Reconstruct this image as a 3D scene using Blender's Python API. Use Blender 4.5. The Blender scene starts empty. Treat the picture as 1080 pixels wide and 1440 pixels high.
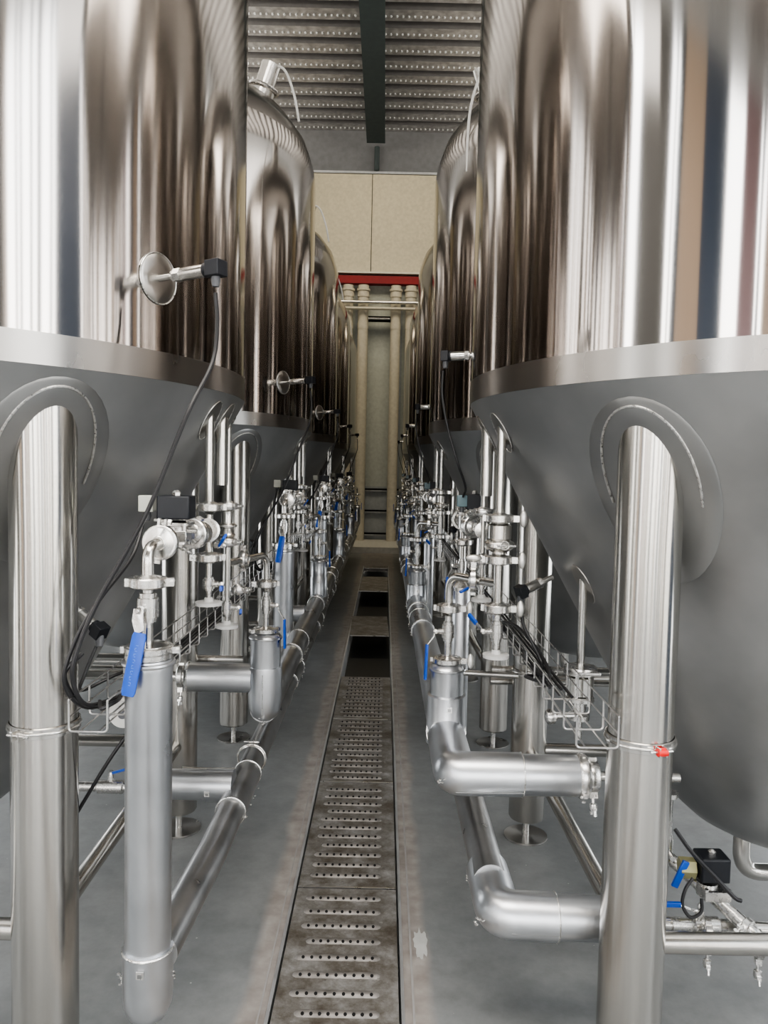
import bpy, math, random
from mathutils import Vector, Matrix
random.seed(7)
PI = math.pi
SC = bpy.context.scene
COL = SC.collection
PITCH = 2.49          # spacing of the tanks along each row (metres)
NT = 5
H0 = 1.6              # eye height

# ------------------------------------------------------------------ materials
MATS = {}
def newmat(name):
    m = bpy.data.materials.new(name); m.use_nodes = True
    nt = m.node_tree; b = nt.nodes['Principled BSDF']
    MATS[name] = m
    return m, nt, b
def N(nt, t, **kw):
    n = nt.nodes.new(t)
    for k, v in kw.items():
        if k in n.inputs: n.inputs[k].default_value = v
        else: setattr(n, k, v)
    return n
def ramp(nt, stops, interp='LINEAR'):
    r = nt.nodes.new('ShaderNodeValToRGB'); r.color_ramp.interpolation = interp
    e = r.color_ramp.elements
    while len(e) < len(stops): e.new(0.5)
    for i, (p, c) in enumerate(stops):
        e[i].position = p
        e[i].color = (c, c, c, 1) if isinstance(c, (int, float)) else (*c, 1)
    return r
def coords(nt, scale=(1, 1, 1), kind='Object'):
    tc = N(nt, 'ShaderNodeTexCoord'); mp = N(nt, 'ShaderNodeMapping'); mp.inputs['Scale'].default_value = scale
    nt.links.new(tc.outputs[kind], mp.inputs['Vector'])
    return mp.outputs['Vector']
def metal(name, col, rough, nscale=(3, 3, 3), var=.12, rvar=.1, bump=0, bscale=None, aniso=0, col2=None, bdist=.01, metallic=1.0):
    m, nt, b = newmat(name); L = nt.links
    b.inputs['Metallic'].default_value = metallic
    v = coords(nt, nscale)
    n = N(nt, 'ShaderNodeTexNoise', Scale=2.0, Detail=4.0); L.new(v, n.inputs['Vector'])
    c2 = col2 or tuple(c * (1 - var) for c in col)
    r = ramp(nt, [(.35, c2), (.65, col)]); L.new(n.outputs['Fac'], r.inputs['Fac']); L.new(r.outputs['Color'], b.inputs['Base Color'])
    rr = ramp(nt, [(.3, max(.03, rough - rvar / 2)), (.7, rough + rvar / 2)]); L.new(n.outputs['Fac'], rr.inputs['Fac']); L.new(rr.outputs['Color'], b.inputs['Roughness'])
    if aniso:
        b.inputs['Anisotropic'].default_value = aniso; b.inputs['Anisotropic Rotation'].default_value = .25
        t = N(nt, 'ShaderNodeTangent'); t.direction_type = 'RADIAL'; t.axis = 'Z'; L.new(t.outputs['Tangent'], b.inputs['Tangent'])
    if bump:
        v2 = coords(nt, bscale or nscale)
        n2 = N(nt, 'ShaderNodeTexNoise', Scale=1.0, Detail=2.0); L.new(v2, n2.inputs['Vector'])
        bp = N(nt, 'ShaderNodeBump', Strength=bump, Distance=bdist); L.new(n2.outputs['Fac'], bp.inputs['Height']); L.new(bp.outputs['Normal'], b.inputs['Normal'])
    return m
def plain(name, col, rough=.5, metallic=0, **kw):
    m, nt, b = newmat(name); L = nt.links
    n = N(nt, 'ShaderNodeTexNoise', Scale=18.0, Detail=3.0)
    tc = N(nt, 'ShaderNodeTexCoord'); L.new(tc.outputs['Object'], n.inputs['Vector'])
    r = ramp(nt, [(.3, tuple(c * .85 for c in col)), (.7, col)]); L.new(n.outputs['Fac'], r.inputs['Fac']); L.new(r.outputs['Color'], b.inputs['Base Color'])
    b.inputs['Roughness'].default_value = rough; b.inputs['Metallic'].default_value = metallic
    for k, v in kw.items(): b.inputs[k].default_value = v
    return m
metal('mirror_steel', (.55, .52, .495), .10, (1.5, 1.5, .5), .10, .05, bump=.5, bscale=(2.8, 2.8, .09), aniso=.93, bdist=.012)
metal('dome_steel', (.50, .475, .45), .24, (2, 2, 2), .1, .05)
metal('band_steel', (.47, .455, .435), .30, (3, 3, 1), .1, .08, aniso=.8)
metal('cone_steel', (.50, .505, .505), .42, (1.6, 1.6, 1.6), .22, .12, bump=.25, bscale=(1.5, 1.5, 1.5), bdist=.02)
metal('pad_steel', (.42, .42, .415), .38, (2, 2, 2), .15, .1)
metal('weld', (.85, .84, .82), .35, (60, 60, 60), .3, .3, bump=.6, bscale=(80, 80, 80), bdist=.002)
metal('leg_steel', (.60, .58, .545), .20, (3, 3, .6), .15, .06, aniso=.75)
metal('pipe_steel', (.68, .665, .635), .20, (5, 5, 5), .08, .05)
metal('cast_steel', (.72, .71, .69), .27, (20, 20, 20), .08, .08)
metal('jacket', (.66, .675, .70), .33, (4, 4, 4), .12, .12, bump=.1, bscale=(5, 5, 5), bdist=.006)
metal('jacket_film', (.50, .50, .50), .33, (4, 4, 4), .25, .15, bump=.15, bscale=(4, 4, 4), bdist=.008)
metal('bright_edge', (.82, .81, .79), .27, (20, 20, 20), .06, .08)
metal('wire', (.66, .65, .64), .3, (10, 10, 10), .1, .1)
metal('galvanised', (.52, .525, .53), .5, (4, 4, 4), .2, .1, metallic=.7)
plain('black_plastic', (.010, .012, .017), .45)
plain('cable_black', (.018, .018, .02), .42)
plain('grey_plastic', (.12, .125, .135), .4)
plain('clear_plastic', (.55, .56, .50), .25)
plain('smoke_plastic', (.16, .24, .27), .2)
plain('brass_coil', (.42, .40, .22), .35, .4)
plain('blue_vinyl', (.01, .085, .50), .32)
plain('blue_print', (.12, .27, .72), .4)
plain('red_plastic', (.85, .02, .02), .4)
plain('white_plastic', (.74, .73, .70), .45)
plain('white_ring', (.62, .62, .61), .35)
plain('white_cable', (.85, .85, .83), .4)
plain('pvc', (.66, .62, .53), .5)
plain('red_paint', (.26, .008, .018), .5)
plain('dark_paint', (.075, .095, .09), .6)
plain('mullion', (.03, .045, .065), .4)
plain('mullion_warm', (.30, .20, .13), .5)
metal('knob', (.86, .85, .82), .42, (20, 20, 20), .05, .05)
plain('lip', (.33, .32, .31), .7)
plain('panel_dark', (.10, .10, .095), .5)
plain('panel_beige', (.52, .40, .30), .5)
plain('panel_blue', (.055, .08, .125), .4)
plain('panel_red', (.36, .24, .26), .5)
plain('cream_wall', (.62, .585, .49), .7)
plain('header_wall', (.26, .255, .25), .7)
plain('grey_wall', (.52, .55, .52), .6)
plain('lower_wall', (.42, .45, .475), .5)
plain('side_wall', (.52, .54, .55), .7)
plain('seam_dark', (.03, .03, .03), .6)
plain('hole_black', (.004, .004, .004), .9)
plain('trench', (.022, .022, .02), .6)
plain('debris', (.5, .5, .48), .8)
plain('curb', (.55, .54, .51), .7)

def floor_mat():
    m, nt, b = newmat('concrete'); L = nt.links
    tc = N(nt, 'ShaderNodeTexCoord')
    n1 = N(nt, 'ShaderNodeTexNoise', Scale=.9, Detail=6.0, Roughness=.6); L.new(tc.outputs['Object'], n1.inputs['Vector'])
    r1 = ramp(nt, [(.30, (.17, .178, .182)), (.55, (.23, .236, .236)), (.8, (.31, .31, .305))]); L.new(n1.outputs['Fac'], r1.inputs['Fac'])
    n2 = N(nt, 'ShaderNodeTexNoise', Scale=9.0, Detail=8.0, Roughness=.7); L.new(tc.outputs['Object'], n2.inputs['Vector'])
    r2 = ramp(nt, [(.3, .80), (.7, 1.12)]); L.new(n2.outputs['Fac'], r2.inputs['Fac'])
    mx = N(nt, 'ShaderNodeMix', data_type='RGBA', blend_type='MULTIPLY'); mx.inputs[0].default_value = 1
    L.new(r1.outputs['Color'], mx.inputs[6]); L.new(r2.outputs['Color'], mx.inputs[7])
    # worn brown strips either side of the drain
    sx = N(nt, 'ShaderNodeSeparateXYZ'); L.new(tc.outputs['Object'], sx.inputs[0])
    a = N(nt, 'ShaderNodeMath', operation='ADD'); a.inputs[1].default_value = .11; L.new(sx.outputs['X'], a.inputs[0])
    ab = N(nt, 'ShaderNodeMath', operation='ABSOLUTE'); L.new(a.outputs[0], ab.inputs[0])
    n3 = N(nt, 'ShaderNodeTexNoise', Scale=2.2, Detail=5.0); L.new(tc.outputs['Object'], n3.inputs['Vector'])
    wv = N(nt, 'ShaderNodeMath', operation='MULTIPLY_ADD'); L.new(n3.outputs['Fac'], wv.inputs[0]); wv.inputs[1].default_value = .10; L.new(ab.outputs[0], wv.inputs[2])
    rs = ramp(nt, [(.315, 1.0), (.345, 0.0)]); L.new(wv.outputs[0], rs.inputs['Fac'])
    n4 = N(nt, 'ShaderNodeTexNoise', Scale=14.0, Detail=6.0); L.new(tc.outputs['Object'], n4.inputs['Vector'])
    rb = ramp(nt, [(.3, (.22, .195, .18)), (.55, (.31, .285, .265)), (.8, (.40, .38, .36))]); L.new(n4.outputs['Fac'], rb.inputs['Fac'])
    m2 = N(nt, 'ShaderNodeMix', data_type='RGBA'); L.new(rs.outputs['Color'], m2.inputs[0]); L.new(mx.outputs[2], m2.inputs[6]); L.new(rb.outputs['Color'], m2.inputs[7])
    # distance along the hall: darker towards the back
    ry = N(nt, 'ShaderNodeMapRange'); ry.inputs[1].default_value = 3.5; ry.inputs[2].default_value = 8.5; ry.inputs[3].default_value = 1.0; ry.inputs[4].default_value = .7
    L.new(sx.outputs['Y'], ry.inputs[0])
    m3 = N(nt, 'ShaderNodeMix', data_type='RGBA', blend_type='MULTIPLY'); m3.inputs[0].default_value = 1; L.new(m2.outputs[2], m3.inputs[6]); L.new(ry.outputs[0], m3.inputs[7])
    # specks
    vo = N(nt, 'ShaderNodeTexVoronoi', Scale=9.0); L.new(tc.outputs['Object'], vo.inputs['Vector'])
    rv = ramp(nt, [(.022, 1.0), (.03, 0.0)]); L.new(vo.outputs['Distance'], rv.inputs['Fac'])
    m4 = N(nt, 'ShaderNodeMix', data_type='RGBA'); L.new(rv.outputs['Color'], m4.inputs[0]); L.new(m3.outputs[2], m4.inputs[6]); m4.inputs[7].default_value = (.45, .45, .43, 1)
    L.new(m4.outputs[2], b.inputs['Base Color'])
    rr = ramp(nt, [(.3, .34), (.7, .55)]); L.new(n1.outputs['Fac'], rr.inputs['Fac']); L.new(rr.outputs['Color'], b.inputs['Roughness'])
    bp = N(nt, 'ShaderNodeBump', Strength=.12, Distance=.004); L.new(n2.outputs['Fac'], bp.inputs['Height']); L.new(bp.outputs['Normal'], b.inputs['Normal'])
floor_mat()
def plate_mat():
    m, nt, b = newmat('plate'); L = nt.links
    tc = N(nt, 'ShaderNodeTexCoord')
    n1 = N(nt, 'ShaderNodeTexNoise', Scale=7.0, Detail=7.0, Roughness=.75); L.new(tc.outputs['Object'], n1.inputs['Vector'])
    r1 = ramp(nt, [(.32, (.085, .065, .045)), (.44, (.16, .145, .125)), (.56, (.26, .25, .235)), (.72, (.42, .41, .40))]); L.new(n1.outputs['Fac'], r1.inputs['Fac'])
    L.new(r1.outputs['Color'], b.inputs['Base Color']); b.inputs['Metallic'].default_value = .45
    n2 = N(nt, 'ShaderNodeTexNoise', Scale=60.0, Detail=4.0); L.new(tc.outputs['Object'], n2.inputs['Vector'])
    rr = ramp(nt, [(.3, .42), (.7, .7)]); L.new(n1.outputs['Fac'], rr.inputs['Fac']); L.new(rr.outputs['Color'], b.inputs['Roughness'])
    bp = N(nt, 'ShaderNodeBump', Strength=.5, Distance=.003); L.new(n2.outputs['Fac'], bp.inputs['Height']); L.new(bp.outputs['Normal'], b.inputs['Normal'])
    metal('plate_bar', (.31, .29, .27), .5, (12, 12, 12), .4, .15, metallic=.55)
plate_mat()
def deck_mat():
    m, nt, b = newmat('deck'); L = nt.links
    b.inputs['Metallic'].default_value = .55; b.inputs['Roughness'].default_value = .42
    tc = N(nt, 'ShaderNodeTexCoord'); 
    n = N(nt, 'ShaderNodeTexNoise', Scale=16.0, Detail=5.0); L.new(tc.outputs['Object'], n.inputs['Vector'])
    r = ramp(nt, [(.35, (.42, .40, .38)), (.65, (.66, .64, .61))]); L.new(n.outputs['Fac'], r.inputs['Fac']); L.new(r.outputs['Color'], b.inputs['Base Color'])
    bp = N(nt, 'ShaderNodeBump', Strength=.35, Distance=.01); L.new(n.outputs['Fac'], bp.inputs['Height']); L.new(bp.outputs['Normal'], b.inputs['Normal'])
deck_mat()
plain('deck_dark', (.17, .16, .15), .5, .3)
plain('dimple_glint', (.95, .94, .9), .4)  # highlights on the embossed dimples, put in as white colour

# ------------------------------------------------------------------ mesh building
def frame_of(d):
    d = Vector(d).normalized()
    up = Vector((0, 0, 1)) if abs(d.z) < .95 else Vector((1, 0, 0))
    x = up.cross(d).normalized(); y = d.cross(x)
    return x, y, d
class MB:
    def __init__(s): s.v = []; s.f = []; s.m = []; s.mats = []
    def mi(s, mat):
        if mat not in s.mats: s.mats.append(mat)
        return s.mats.index(mat)
    def grid(s, rings, closed_u, mat, cap0=False, cap1=False):
        b = len(s.v); n = len(rings[0]); k = s.mi(mat)
        for r in rings: s.v.extend([tuple(p) for p in r])
        for i in range(len(rings) - 1):
            for j in range(n if closed_u else n - 1):
                j2 = (j + 1) % n
                s.f.append((b + i * n + j, b + i * n + j2, b + (i + 1) * n + j2, b + (i + 1) * n + j)); s.m.append(k)
        if cap0: s.f.append(tuple(b + j for j in reversed(range(n)))); s.m.append(k)
        if cap1: o = b + (len(rings) - 1) * n; s.f.append(tuple(o + j for j in range(n))); s.m.append(k)
        return s
    def tube(s, pts, r, mat='', n=14, cap=True):
        pts = [Vector(p) for p in pts]
        rs = r if isinstance(r, (list, tuple)) else [r] * len(pts)
        rings = []; x = None
        for i, p in enumerate(pts):
            a = pts[max(0, i - 1)]; c = pts[min(len(pts) - 1, i + 1)]
            d = (c - a).normalized()
            if x is None: x, _, _ = frame_of(d)
            x = (x - d * x.dot(d))
            if x.length < 1e-6: x, _, _ = frame_of(d)
            x.normalize(); y = d.cross(x)
            rings.append([p + (x * math.cos(t) + y * math.sin(t)) * rs[i] for t in [2 * PI * j / n for j in range(n)]])
        return s.grid(rings, True, mat, cap, cap)
    def lathe(s, prof, mat='', o=(0, 0, 0), axis=(0, 0, 1), n=24, cap=True):
        x, y, d = frame_of(axis); o = Vector(o)
        rings = [[o + d * h + (x * math.cos(t) + y * math.sin(t)) * max(r, 1e-4) for t in [2 * PI * j / n for j in range(n)]] for r, h in prof]
        return s.grid(rings, True, mat, cap, cap)
    def box(s, c, size, mat='', R=None):
        c = Vector(c); b = len(s.v); k = s.mi(mat)
        for z in (-.5, .5):
            for yy in (-.5, .5):
                for xx in (-.5, .5):
                    p = Vector((xx * size[0], yy * size[1], z * size[2]))
                    if R: p = R @ p
                    s.v.append(tuple(c + p))
        for f in ((0, 2, 3, 1), (4, 5, 7, 6), (0, 1, 5, 4), (2, 6, 7, 3), (0, 4, 6, 2), (1, 3, 7, 5)):
            s.f.append(tuple(b + i for i in f)); s.m.append(k)
        return s
    def ell(s, c, rad, mat='', R=None, nu=16, nv=9):
        c = Vector(c); rings = []
        for i in range(nv):
            ph = -PI / 2 + PI * i / (nv - 1)
            ring = []
            for j in range(nu):
                t = 2 * PI * j / nu
                p = Vector((rad[0] * math.cos(ph) * math.cos(t), rad[1] * math.cos(ph) * math.sin(t), rad[2] * math.sin(ph)))
                if i in (0, nv - 1): p += Vector((1e-5 * math.cos(t), 1e-5 * math.sin(t), 0))
                if R: p = R @ p
                ring.append(c + p)
            rings.append(ring)
        return s.grid(rings, True, mat, True, True)
    def torus(s, c, R_, r, mat='', axis=(0, 0, 1), n=32, a0=0, a1=2 * PI, m=8):
        x, y, d = frame_of(axis); c = Vector(c)
        full = abs(a1 - a0 - 2 * PI) < 1e-6
        rings = []
        for i in range(n + 1):
            t = a0 + (a1 - a0) * i / n; e = x * math.cos(t) + y * math.sin(t)
            rings.append([c + e * (R_ + r * math.cos(q)) + d * (r * math.sin(q)) for q in [2 * PI * j / m for j in range(m)]])
        return s.grid(rings, True, mat, not full, not full)
    def mesh(s, name, ang=40):
        me = bpy.data.meshes.new(name); me.from_pydata(s.v, [], s.f)
        for mt in s.mats: me.materials.append(MATS[mt])
        for p, k in zip(me.polygons, s.m): p.material_index = k; p.use_smooth = True
        me.set_sharp_from_angle(angle=math.radians(ang))
        me.validate()
        return me

def bend(pts, R, n=6):
    """polyline with rounded corners"""
    pts = [Vector(p) for p in pts]; out = [pts[0]]
    for i in range(1, len(pts) - 1):
        a = (pts[i - 1] - pts[i]); c = (pts[i + 1] - pts[i])
        la, lc = a.length, c.length; a.normalize(); c.normalize()
        ang = a.angle(c); t = min(R / math.tan(ang / 2), la * .49, lc * .49)
        p0 = pts[i] + a * t; p1 = pts[i] + c * t
        for k in range(n + 1):
            u = k / n
            out.append(p0 * (1 - u) ** 2 + pts[i] * 2 * u * (1 - u) + p1 * u * u)
    out.append(pts[-1]); return out
def smooth_path(pts, n=8):
    pts = [Vector(p) for p in pts]; P = [pts[0] * 2 - pts[1]] + pts + [pts[-1] * 2 - pts[-2]]; out = []
    for i in range(1, len(P) - 2):
        for k in range(n):
            t = k / n; a, b, c, d = P[i - 1], P[i], P[i + 1], P[i + 2]
            out.append(.5 * ((2 * b) + (-a + c) * t + (2 * a - 5 * b + 4 * c - d) * t * t + (-a + 3 * b - 3 * c + d) * t ** 3))
    out.append(pts[-1]); return out

# ------------------------------------------------------------------ objects
def empty(name, loc, label, cat, group=None):
    o = bpy.data.objects.new(name, None); o.empty_display_size = .05; COL.objects.link(o); o.location = loc
    o['label'] = label; o['category'] = cat
    if group: o['group'] = group
    return o
def part(name, mb, parent=None, label=None, ang=40, bevel=0):
    o = bpy.data.objects.new(name, mb.mesh(name, ang)); COL.objects.link(o)
    if parent: o.parent = parent
    if label: o['label'] = label
    if bevel:
        md = o.modifiers.new('b', 'BEVEL'); md.width = bevel; md.segments = 2; md.limit_method = 'ANGLE'
    return o
def solo(name, mb, loc, label, cat, group=None, ang=40, bevel=0):
    o = part(name, mb, None, label, ang, bevel); o.location = loc; o['category'] = cat
    if group: o['group'] = group
    return o
def struct(name, mb, loc=(0, 0, 0), ang=40, label=None):
    o = part(name, mb, None, label, ang); o.location = loc; o['kind'] = 'structure'; return o
def kids(o): return [c for c in bpy.data.objects if c.parent is o]
def copy_thing(root, dy, label):
    kmap = CH.get(root.name)
    r = root.copy(); COL.objects.link(r); r.location = Vector(root.location) + Vector((0, dy, 0)); r['label'] = label
    def rec(src, dst):
        for ch in CH.get(src.name, []):
            c = ch.copy(); COL.objects.link(c); c.parent = dst; rec(ch, c)
    rec(root, r); return r
CH = {}
def index_children():
    CH.clear()
    for o in bpy.data.objects:
        if o.parent: CH.setdefault(o.parent.name, []).append(o)

# ------------------------------------------------------------------ building shell
XL, XR, Y0, Y1, HC, YH = -3.7, 3.5, -6.0, 15.8, 5.55, 9.3
DX0, DX1 = -.305, .083     # drain
mb = MB()
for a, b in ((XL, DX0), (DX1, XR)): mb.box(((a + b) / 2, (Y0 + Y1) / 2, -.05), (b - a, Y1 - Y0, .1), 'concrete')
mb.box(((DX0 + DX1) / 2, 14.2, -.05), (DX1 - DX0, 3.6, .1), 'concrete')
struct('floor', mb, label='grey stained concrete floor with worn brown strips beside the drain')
mb = MB(); cx = (DX0 + DX1) / 2
mb.box((cx, 4.95, -.19), (DX1 - DX0 + .02, 21.9, .02), 'trench'); mb.box((cx, 12.45, -.14), (DX1 - DX0, .08, .1), 'trench'); 
struct('trim_1', mb, label='dark bottom of the floor drain channel')
mb = MB()
for x in (DX0 - .004, DX1 + .004):
    mb.box((x, 3.2, -.085), (.010, 18.3, .175), 'galvanised')
struct('trim_2', mb, label='thin steel edging of the floor drain')
mb = MB()   # raised concrete lip lines either side
for x, w in ((DX0 - .030, .005), (DX1 + .036, .007)):
    mb.box((x, 3.2, .0), (w, 18.3, .003), 'lip')
struct('trim_3', mb, label='pale worn concrete edge lines along the drain')
mb = MB(); mb.box((-.2, 15.0, .055), (2.6, 1.6, .11), 'curb')
struct('trim_4', mb, label='low pale concrete step at the back wall')
# back wall
mb = MB()
mb.box((0, Y1 + .1, 6.9), (9, .2, 3.2), 'cream_wall')
mb.box((0, Y1 + .1, 3.25), (9, .2, 4.1), 'grey_wall')
mb.box((0, Y1 + .1, .6), (9, .2, 1.2), 'lower_wall')
mb.box((-.37, Y1 - .002, 6.9), (.015, .01, 3.2), 'seam_dark')
mb.box((-.64, Y1 - .01, 2.6), (.05, .03, 5.2), 'lower_wall')
mb.box((.27, Y1 - .01, 2.6), (.05, .03, 5.2), 'lower_wall')
struct('wall_back', mb, label='cream panel wall above grey panels')
def rail(z, r, mat, x0, x1, y, nm, lab):
    struct(nm, MB().tube([(x0, y, z), (x1, y, z)], r, mat, 8), label=lab)
mb = MB(); mb.box((0, Y1 - .12, 5.335), (7, .2, .15), 'red_paint'); mb.box((0, Y1 - .12, 5.47), (7, .24, .03), 'white_plastic')
struct('trim_5', mb, label='red painted steel beam across the back wall')
mb = MB()
for z in (1.144, .704, .234): mb.box((-.2, Y1 - .03, z), (1.3, .05, .035), 'hole_black'); mb.box((-.2, Y1 - .04, z - .03), (1.3, .04, .02), 'galvanised')
struct('trim_6', mb, label='black horizontal bars low on the back wall')
# side walls (solid past y=1.0) and glazed front part
def wallseg(mb, X, y0, y1, z0, z1, mat, t=.12): mb.box((X, (y0 + y1) / 2, (z0 + z1) / 2), (t, y1 - y0, z1 - z0), mat)
mb = MB(); wallseg(mb, XL - .06, 1.6, Y1, 0, 8.6, 'side_wall'); wallseg(mb, XL - .06, Y0, 1.6, 5.0, 8.6, 'side_wall'); wallseg(mb, XL - .06, Y0, 1.6, 0, .25, 'side_wall')
struct('wall_left', mb, label='light grey side wall behind the left tanks')
mb = MB(); wallseg(mb, XR + .06, 1.6, Y1, 0, 8.6, 'side_wall'); wallseg(mb, XR + .06, Y0, 1.6, 5.0, 8.6, 'side_wall'); wallseg(mb, XR + .06, Y0, 1.6, 0, .25, 'side_wall')
struct('wall_right', mb, label='light grey side wall behind the right tanks')
mb = MB(); mb.box((0, Y0 - .06, 5.3), (7.4, .12, 1.6), 'side_wall')
struct('wall_front', mb)
# window posts and solid panels, laid out unseen to streak the tank reflections: (from, to, material)
def posts(side):
    mb = MB()
    if side == 'front':
        for a, b_, m in ((-3.7, -3.0, 'panel_beige'), (-2.55, -2.45, 'mullion'), (-1.95, -1.2, 'panel_dark'), (-.95, -.88, 'mullion'), (-.25, -.05, 'mullion'), (.35, .95, 'panel_beige'), (1.3, 1.38, 'mullion'), (1.8, 2.5, 'panel_blue'), (2.9, 3.0, 'mullion'), (3.2, 3.5, 'panel_dark')):
            mb.box(((a + b_) / 2, Y0, 2.5), (b_ - a, .1, 5), m)
        mb.box((0, Y0, .15), (7.2, .1, .3), 'mullion')
    else:
        X = XL if side == 'left' else XR
        S = (((1.25, 1.6, 'panel_dark'), (1.08, 1.12, 'mullion'), (.06, .86, 'panel_dark'), (-.10, -.085, 'mullion'), (-.32, -.20, 'mullion'), (-1.02, -.32, 'panel_beige'), (-1.74, -1.02, 'panel_blue'), (-1.82, -1.80, 'mullion'), (-3.15, -2.42, 'panel_red'), (-3.38, -3.33, 'mullion'), (-4.3, -3.65, 'panel_beige'), (-4.62, -4.56, 'mullion'), (-5.6, -5.0, 'panel_dark'))
             if side == 'left' else
             ((.42, 1.6, 'panel_blue'), (.30, .33, 'mullion'), (-.02, .06, 'mullion'), (-.23, -.19, 'mullion'), (-.52, -.49, 'mullion'), (-.66, -.64, 'mullion'), (-.98, -.93, 'panel_beige'), (-1.6, -1.03, 'panel_dark'), (-1.95, -1.9, 'mullion'), (-2.7, -2.2, 'panel_beige'), (-3.0, -2.94, 'mullion'), (-4.2, -3.5, 'panel_dark'), (-4.7, -4.62, 'mullion'), (-5.8, -5.1, 'panel_beige')))
        for a, b_, m in S: mb.box((X, (a + b_) / 2, 2.6), (.08, b_ - a, 5.0), m)
    return mb
struct('window_1', posts('left')); struct('window_2', posts('right')); struct('window_3', posts('front'))
# ceiling deck: corrugated profile running across, extruded along X
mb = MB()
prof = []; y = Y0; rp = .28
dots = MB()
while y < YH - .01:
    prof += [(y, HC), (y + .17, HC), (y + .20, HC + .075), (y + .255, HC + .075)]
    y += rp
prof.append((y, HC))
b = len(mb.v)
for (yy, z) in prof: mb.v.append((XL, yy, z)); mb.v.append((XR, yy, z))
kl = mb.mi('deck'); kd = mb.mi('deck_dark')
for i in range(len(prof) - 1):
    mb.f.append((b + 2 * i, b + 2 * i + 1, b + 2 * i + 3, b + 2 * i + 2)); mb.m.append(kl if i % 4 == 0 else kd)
kdot = mb.mi('dimple_glint')
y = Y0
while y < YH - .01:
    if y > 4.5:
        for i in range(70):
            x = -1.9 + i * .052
            mb.ell((x, y + .10, HC - .002), (.012, .018, .010), 'dimple_glint', nu=6, nv=4)
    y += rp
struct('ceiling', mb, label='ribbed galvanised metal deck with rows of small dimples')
mb = MB(); mb.box((-.18, (Y0 + 9.0) / 2, 5.42), (.19, 9.0 - Y0, .24), 'dark_paint'); mb.box((-.18, (Y0 + 9) / 2, 5.30), (.21, 9.0 - Y0, .02), 'dark_paint')
struct('trim_7', mb, label='dark green steel beam running along the ceiling')
mb = MB(); mb.box((0, YH + .03, (5.075 + 8.6) / 2), (7.4, .06, 8.6 - 5.075), 'header_wall')
mb.box((0, YH - .01, 5.07), (7.4, .02, .025), 'white_plastic')  # flange underside, its lit look put in as a white strip
mb.tube([(-.17, YH - .05, 5.35), (-.17, YH - .05, 5.08)], .03, 'dark_paint', 8)
struct('wall_header', mb, label='grey upper wall band where the low deck ends')
mb = MB(); mb.box((0, (YH + Y1) / 2, 8.65), (7.6, Y1 - YH + .4, .1), 'header_wall')
struct('ceiling', mb)

# ------------------------------------------------------------------ drain plates
def plate(y0, y1, rows, row0, dx=0, rot=0, lift=0, label='', holes=9, L=.285):
    w = .372; ln = y1 - y0
    e = empty('drain_cover', (cx + dx, (y0 + y1) / 2, lift), label, 'drain cover', 'drain covers laid in the floor channel'); e.rotation_euler = (0, 0, rot)
    mb = MB(); mb.box((0, 0, -.004), (w, ln - .006, .006), 'plate')
    rnd = random.Random(int(y0 * 100))
    for i in range(160): # shallow dimple texture
        mb.ell((rnd.uniform(-.16, .16), rnd.uniform(-ln / 2 + .03, ln / 2 - .03), -.0012), (.006, .004, .0022), 'plate', nu=6, nv=4)
    part('plate', mb, e)
    mb = MB(); hb = MB()
    for i in range(rows):
        yy = ln / 2 - row0 - i * (ln - 2 * row0) / max(1, rows - 1)
        sh = .025 if (i % 4 == 3) else 0
        x0, x1 = -L / 2 + sh - .009, L / 2 - .009
        pts = [(x0, yy, -.010), (x0 + .006, yy, -.010), (x0 + .016, yy, -.010), (x1 - .016, yy, -.010), (x1 - .006, yy, -.010), (x1, yy, -.010)]
        mb.tube(pts, [.003, .012, .018, .018, .012, .003], 'plate_bar', 16)
        for j in range(holes):
            x = x0 + .03 + (x1 - x0 - .06) * j / (holes - 1)
            hb.lathe([(.0054, -.001), (.0054, .0006)], 'hole_black', (x, yy - .0085, .0059), (0, -.5, .87), 8)
    part('raised_bars', mb, e); h = part('drain_holes', hb, e); h['kind'] = 'stuff'
    mb = MB(); part('edge_strip', MB().box((0, -ln / 2 + .004, .0), (w, .006, .006), 'wire'), e)
    return e
plate(.83, 1.83, 11, .07, label='drain cover directly below the camera, beyond the bottom edge')
plate(1.83, 2.83, 11, .07, label='nearest drain cover in view, cut by the bottom of the photo')
plate(2.83, 3.81, 11, .09, label='second drain cover, eleven raised bars, rusty at its right edge')
plate(3.81, 4.79, 12, .06, label='third drain cover from the bottom, grey with dirt')
plate(4.79, 5.78, 12, .06, label='fourth drain cover, its far edge at the open channel')
plate(7.17, 8.13, 0, .1, dx=-.01, rot=.02, lift=.008, label='loose drain cover lying across the open channel, nearest of the loose ones')
plate(9.77, 11.1, 0, .1, dx=0, rot=-.01, lift=.008, label='middle loose drain cover beyond the second gap')
plate(12.0, 12.35, 0, .1, lift=.008, label='farthest narrow drain cover before the back step')
solo('debris_lump', MB().ell((0, 0, 0), (.03, .03, .012), 'debris', nu=7, nv=5), (-.16, 8.6, -.168), 'small pale lump of debris in the open channel', 'debris')
solo('debris_lump', MB().ell((0, 0, 0), (.022, .03, .012), 'debris', nu=7, nv=5), (-.05, 8.45, -.168), 'pale lump of debris at the centre of the channel gap', 'debris')
solo('debris_lump', MB().ell((0, 0, 0), (.02, .02, .012), 'debris', nu=6, nv=5), (-.24, 8.9, -.168), 'debris lump against the left side of the channel gap', 'debris')
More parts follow.
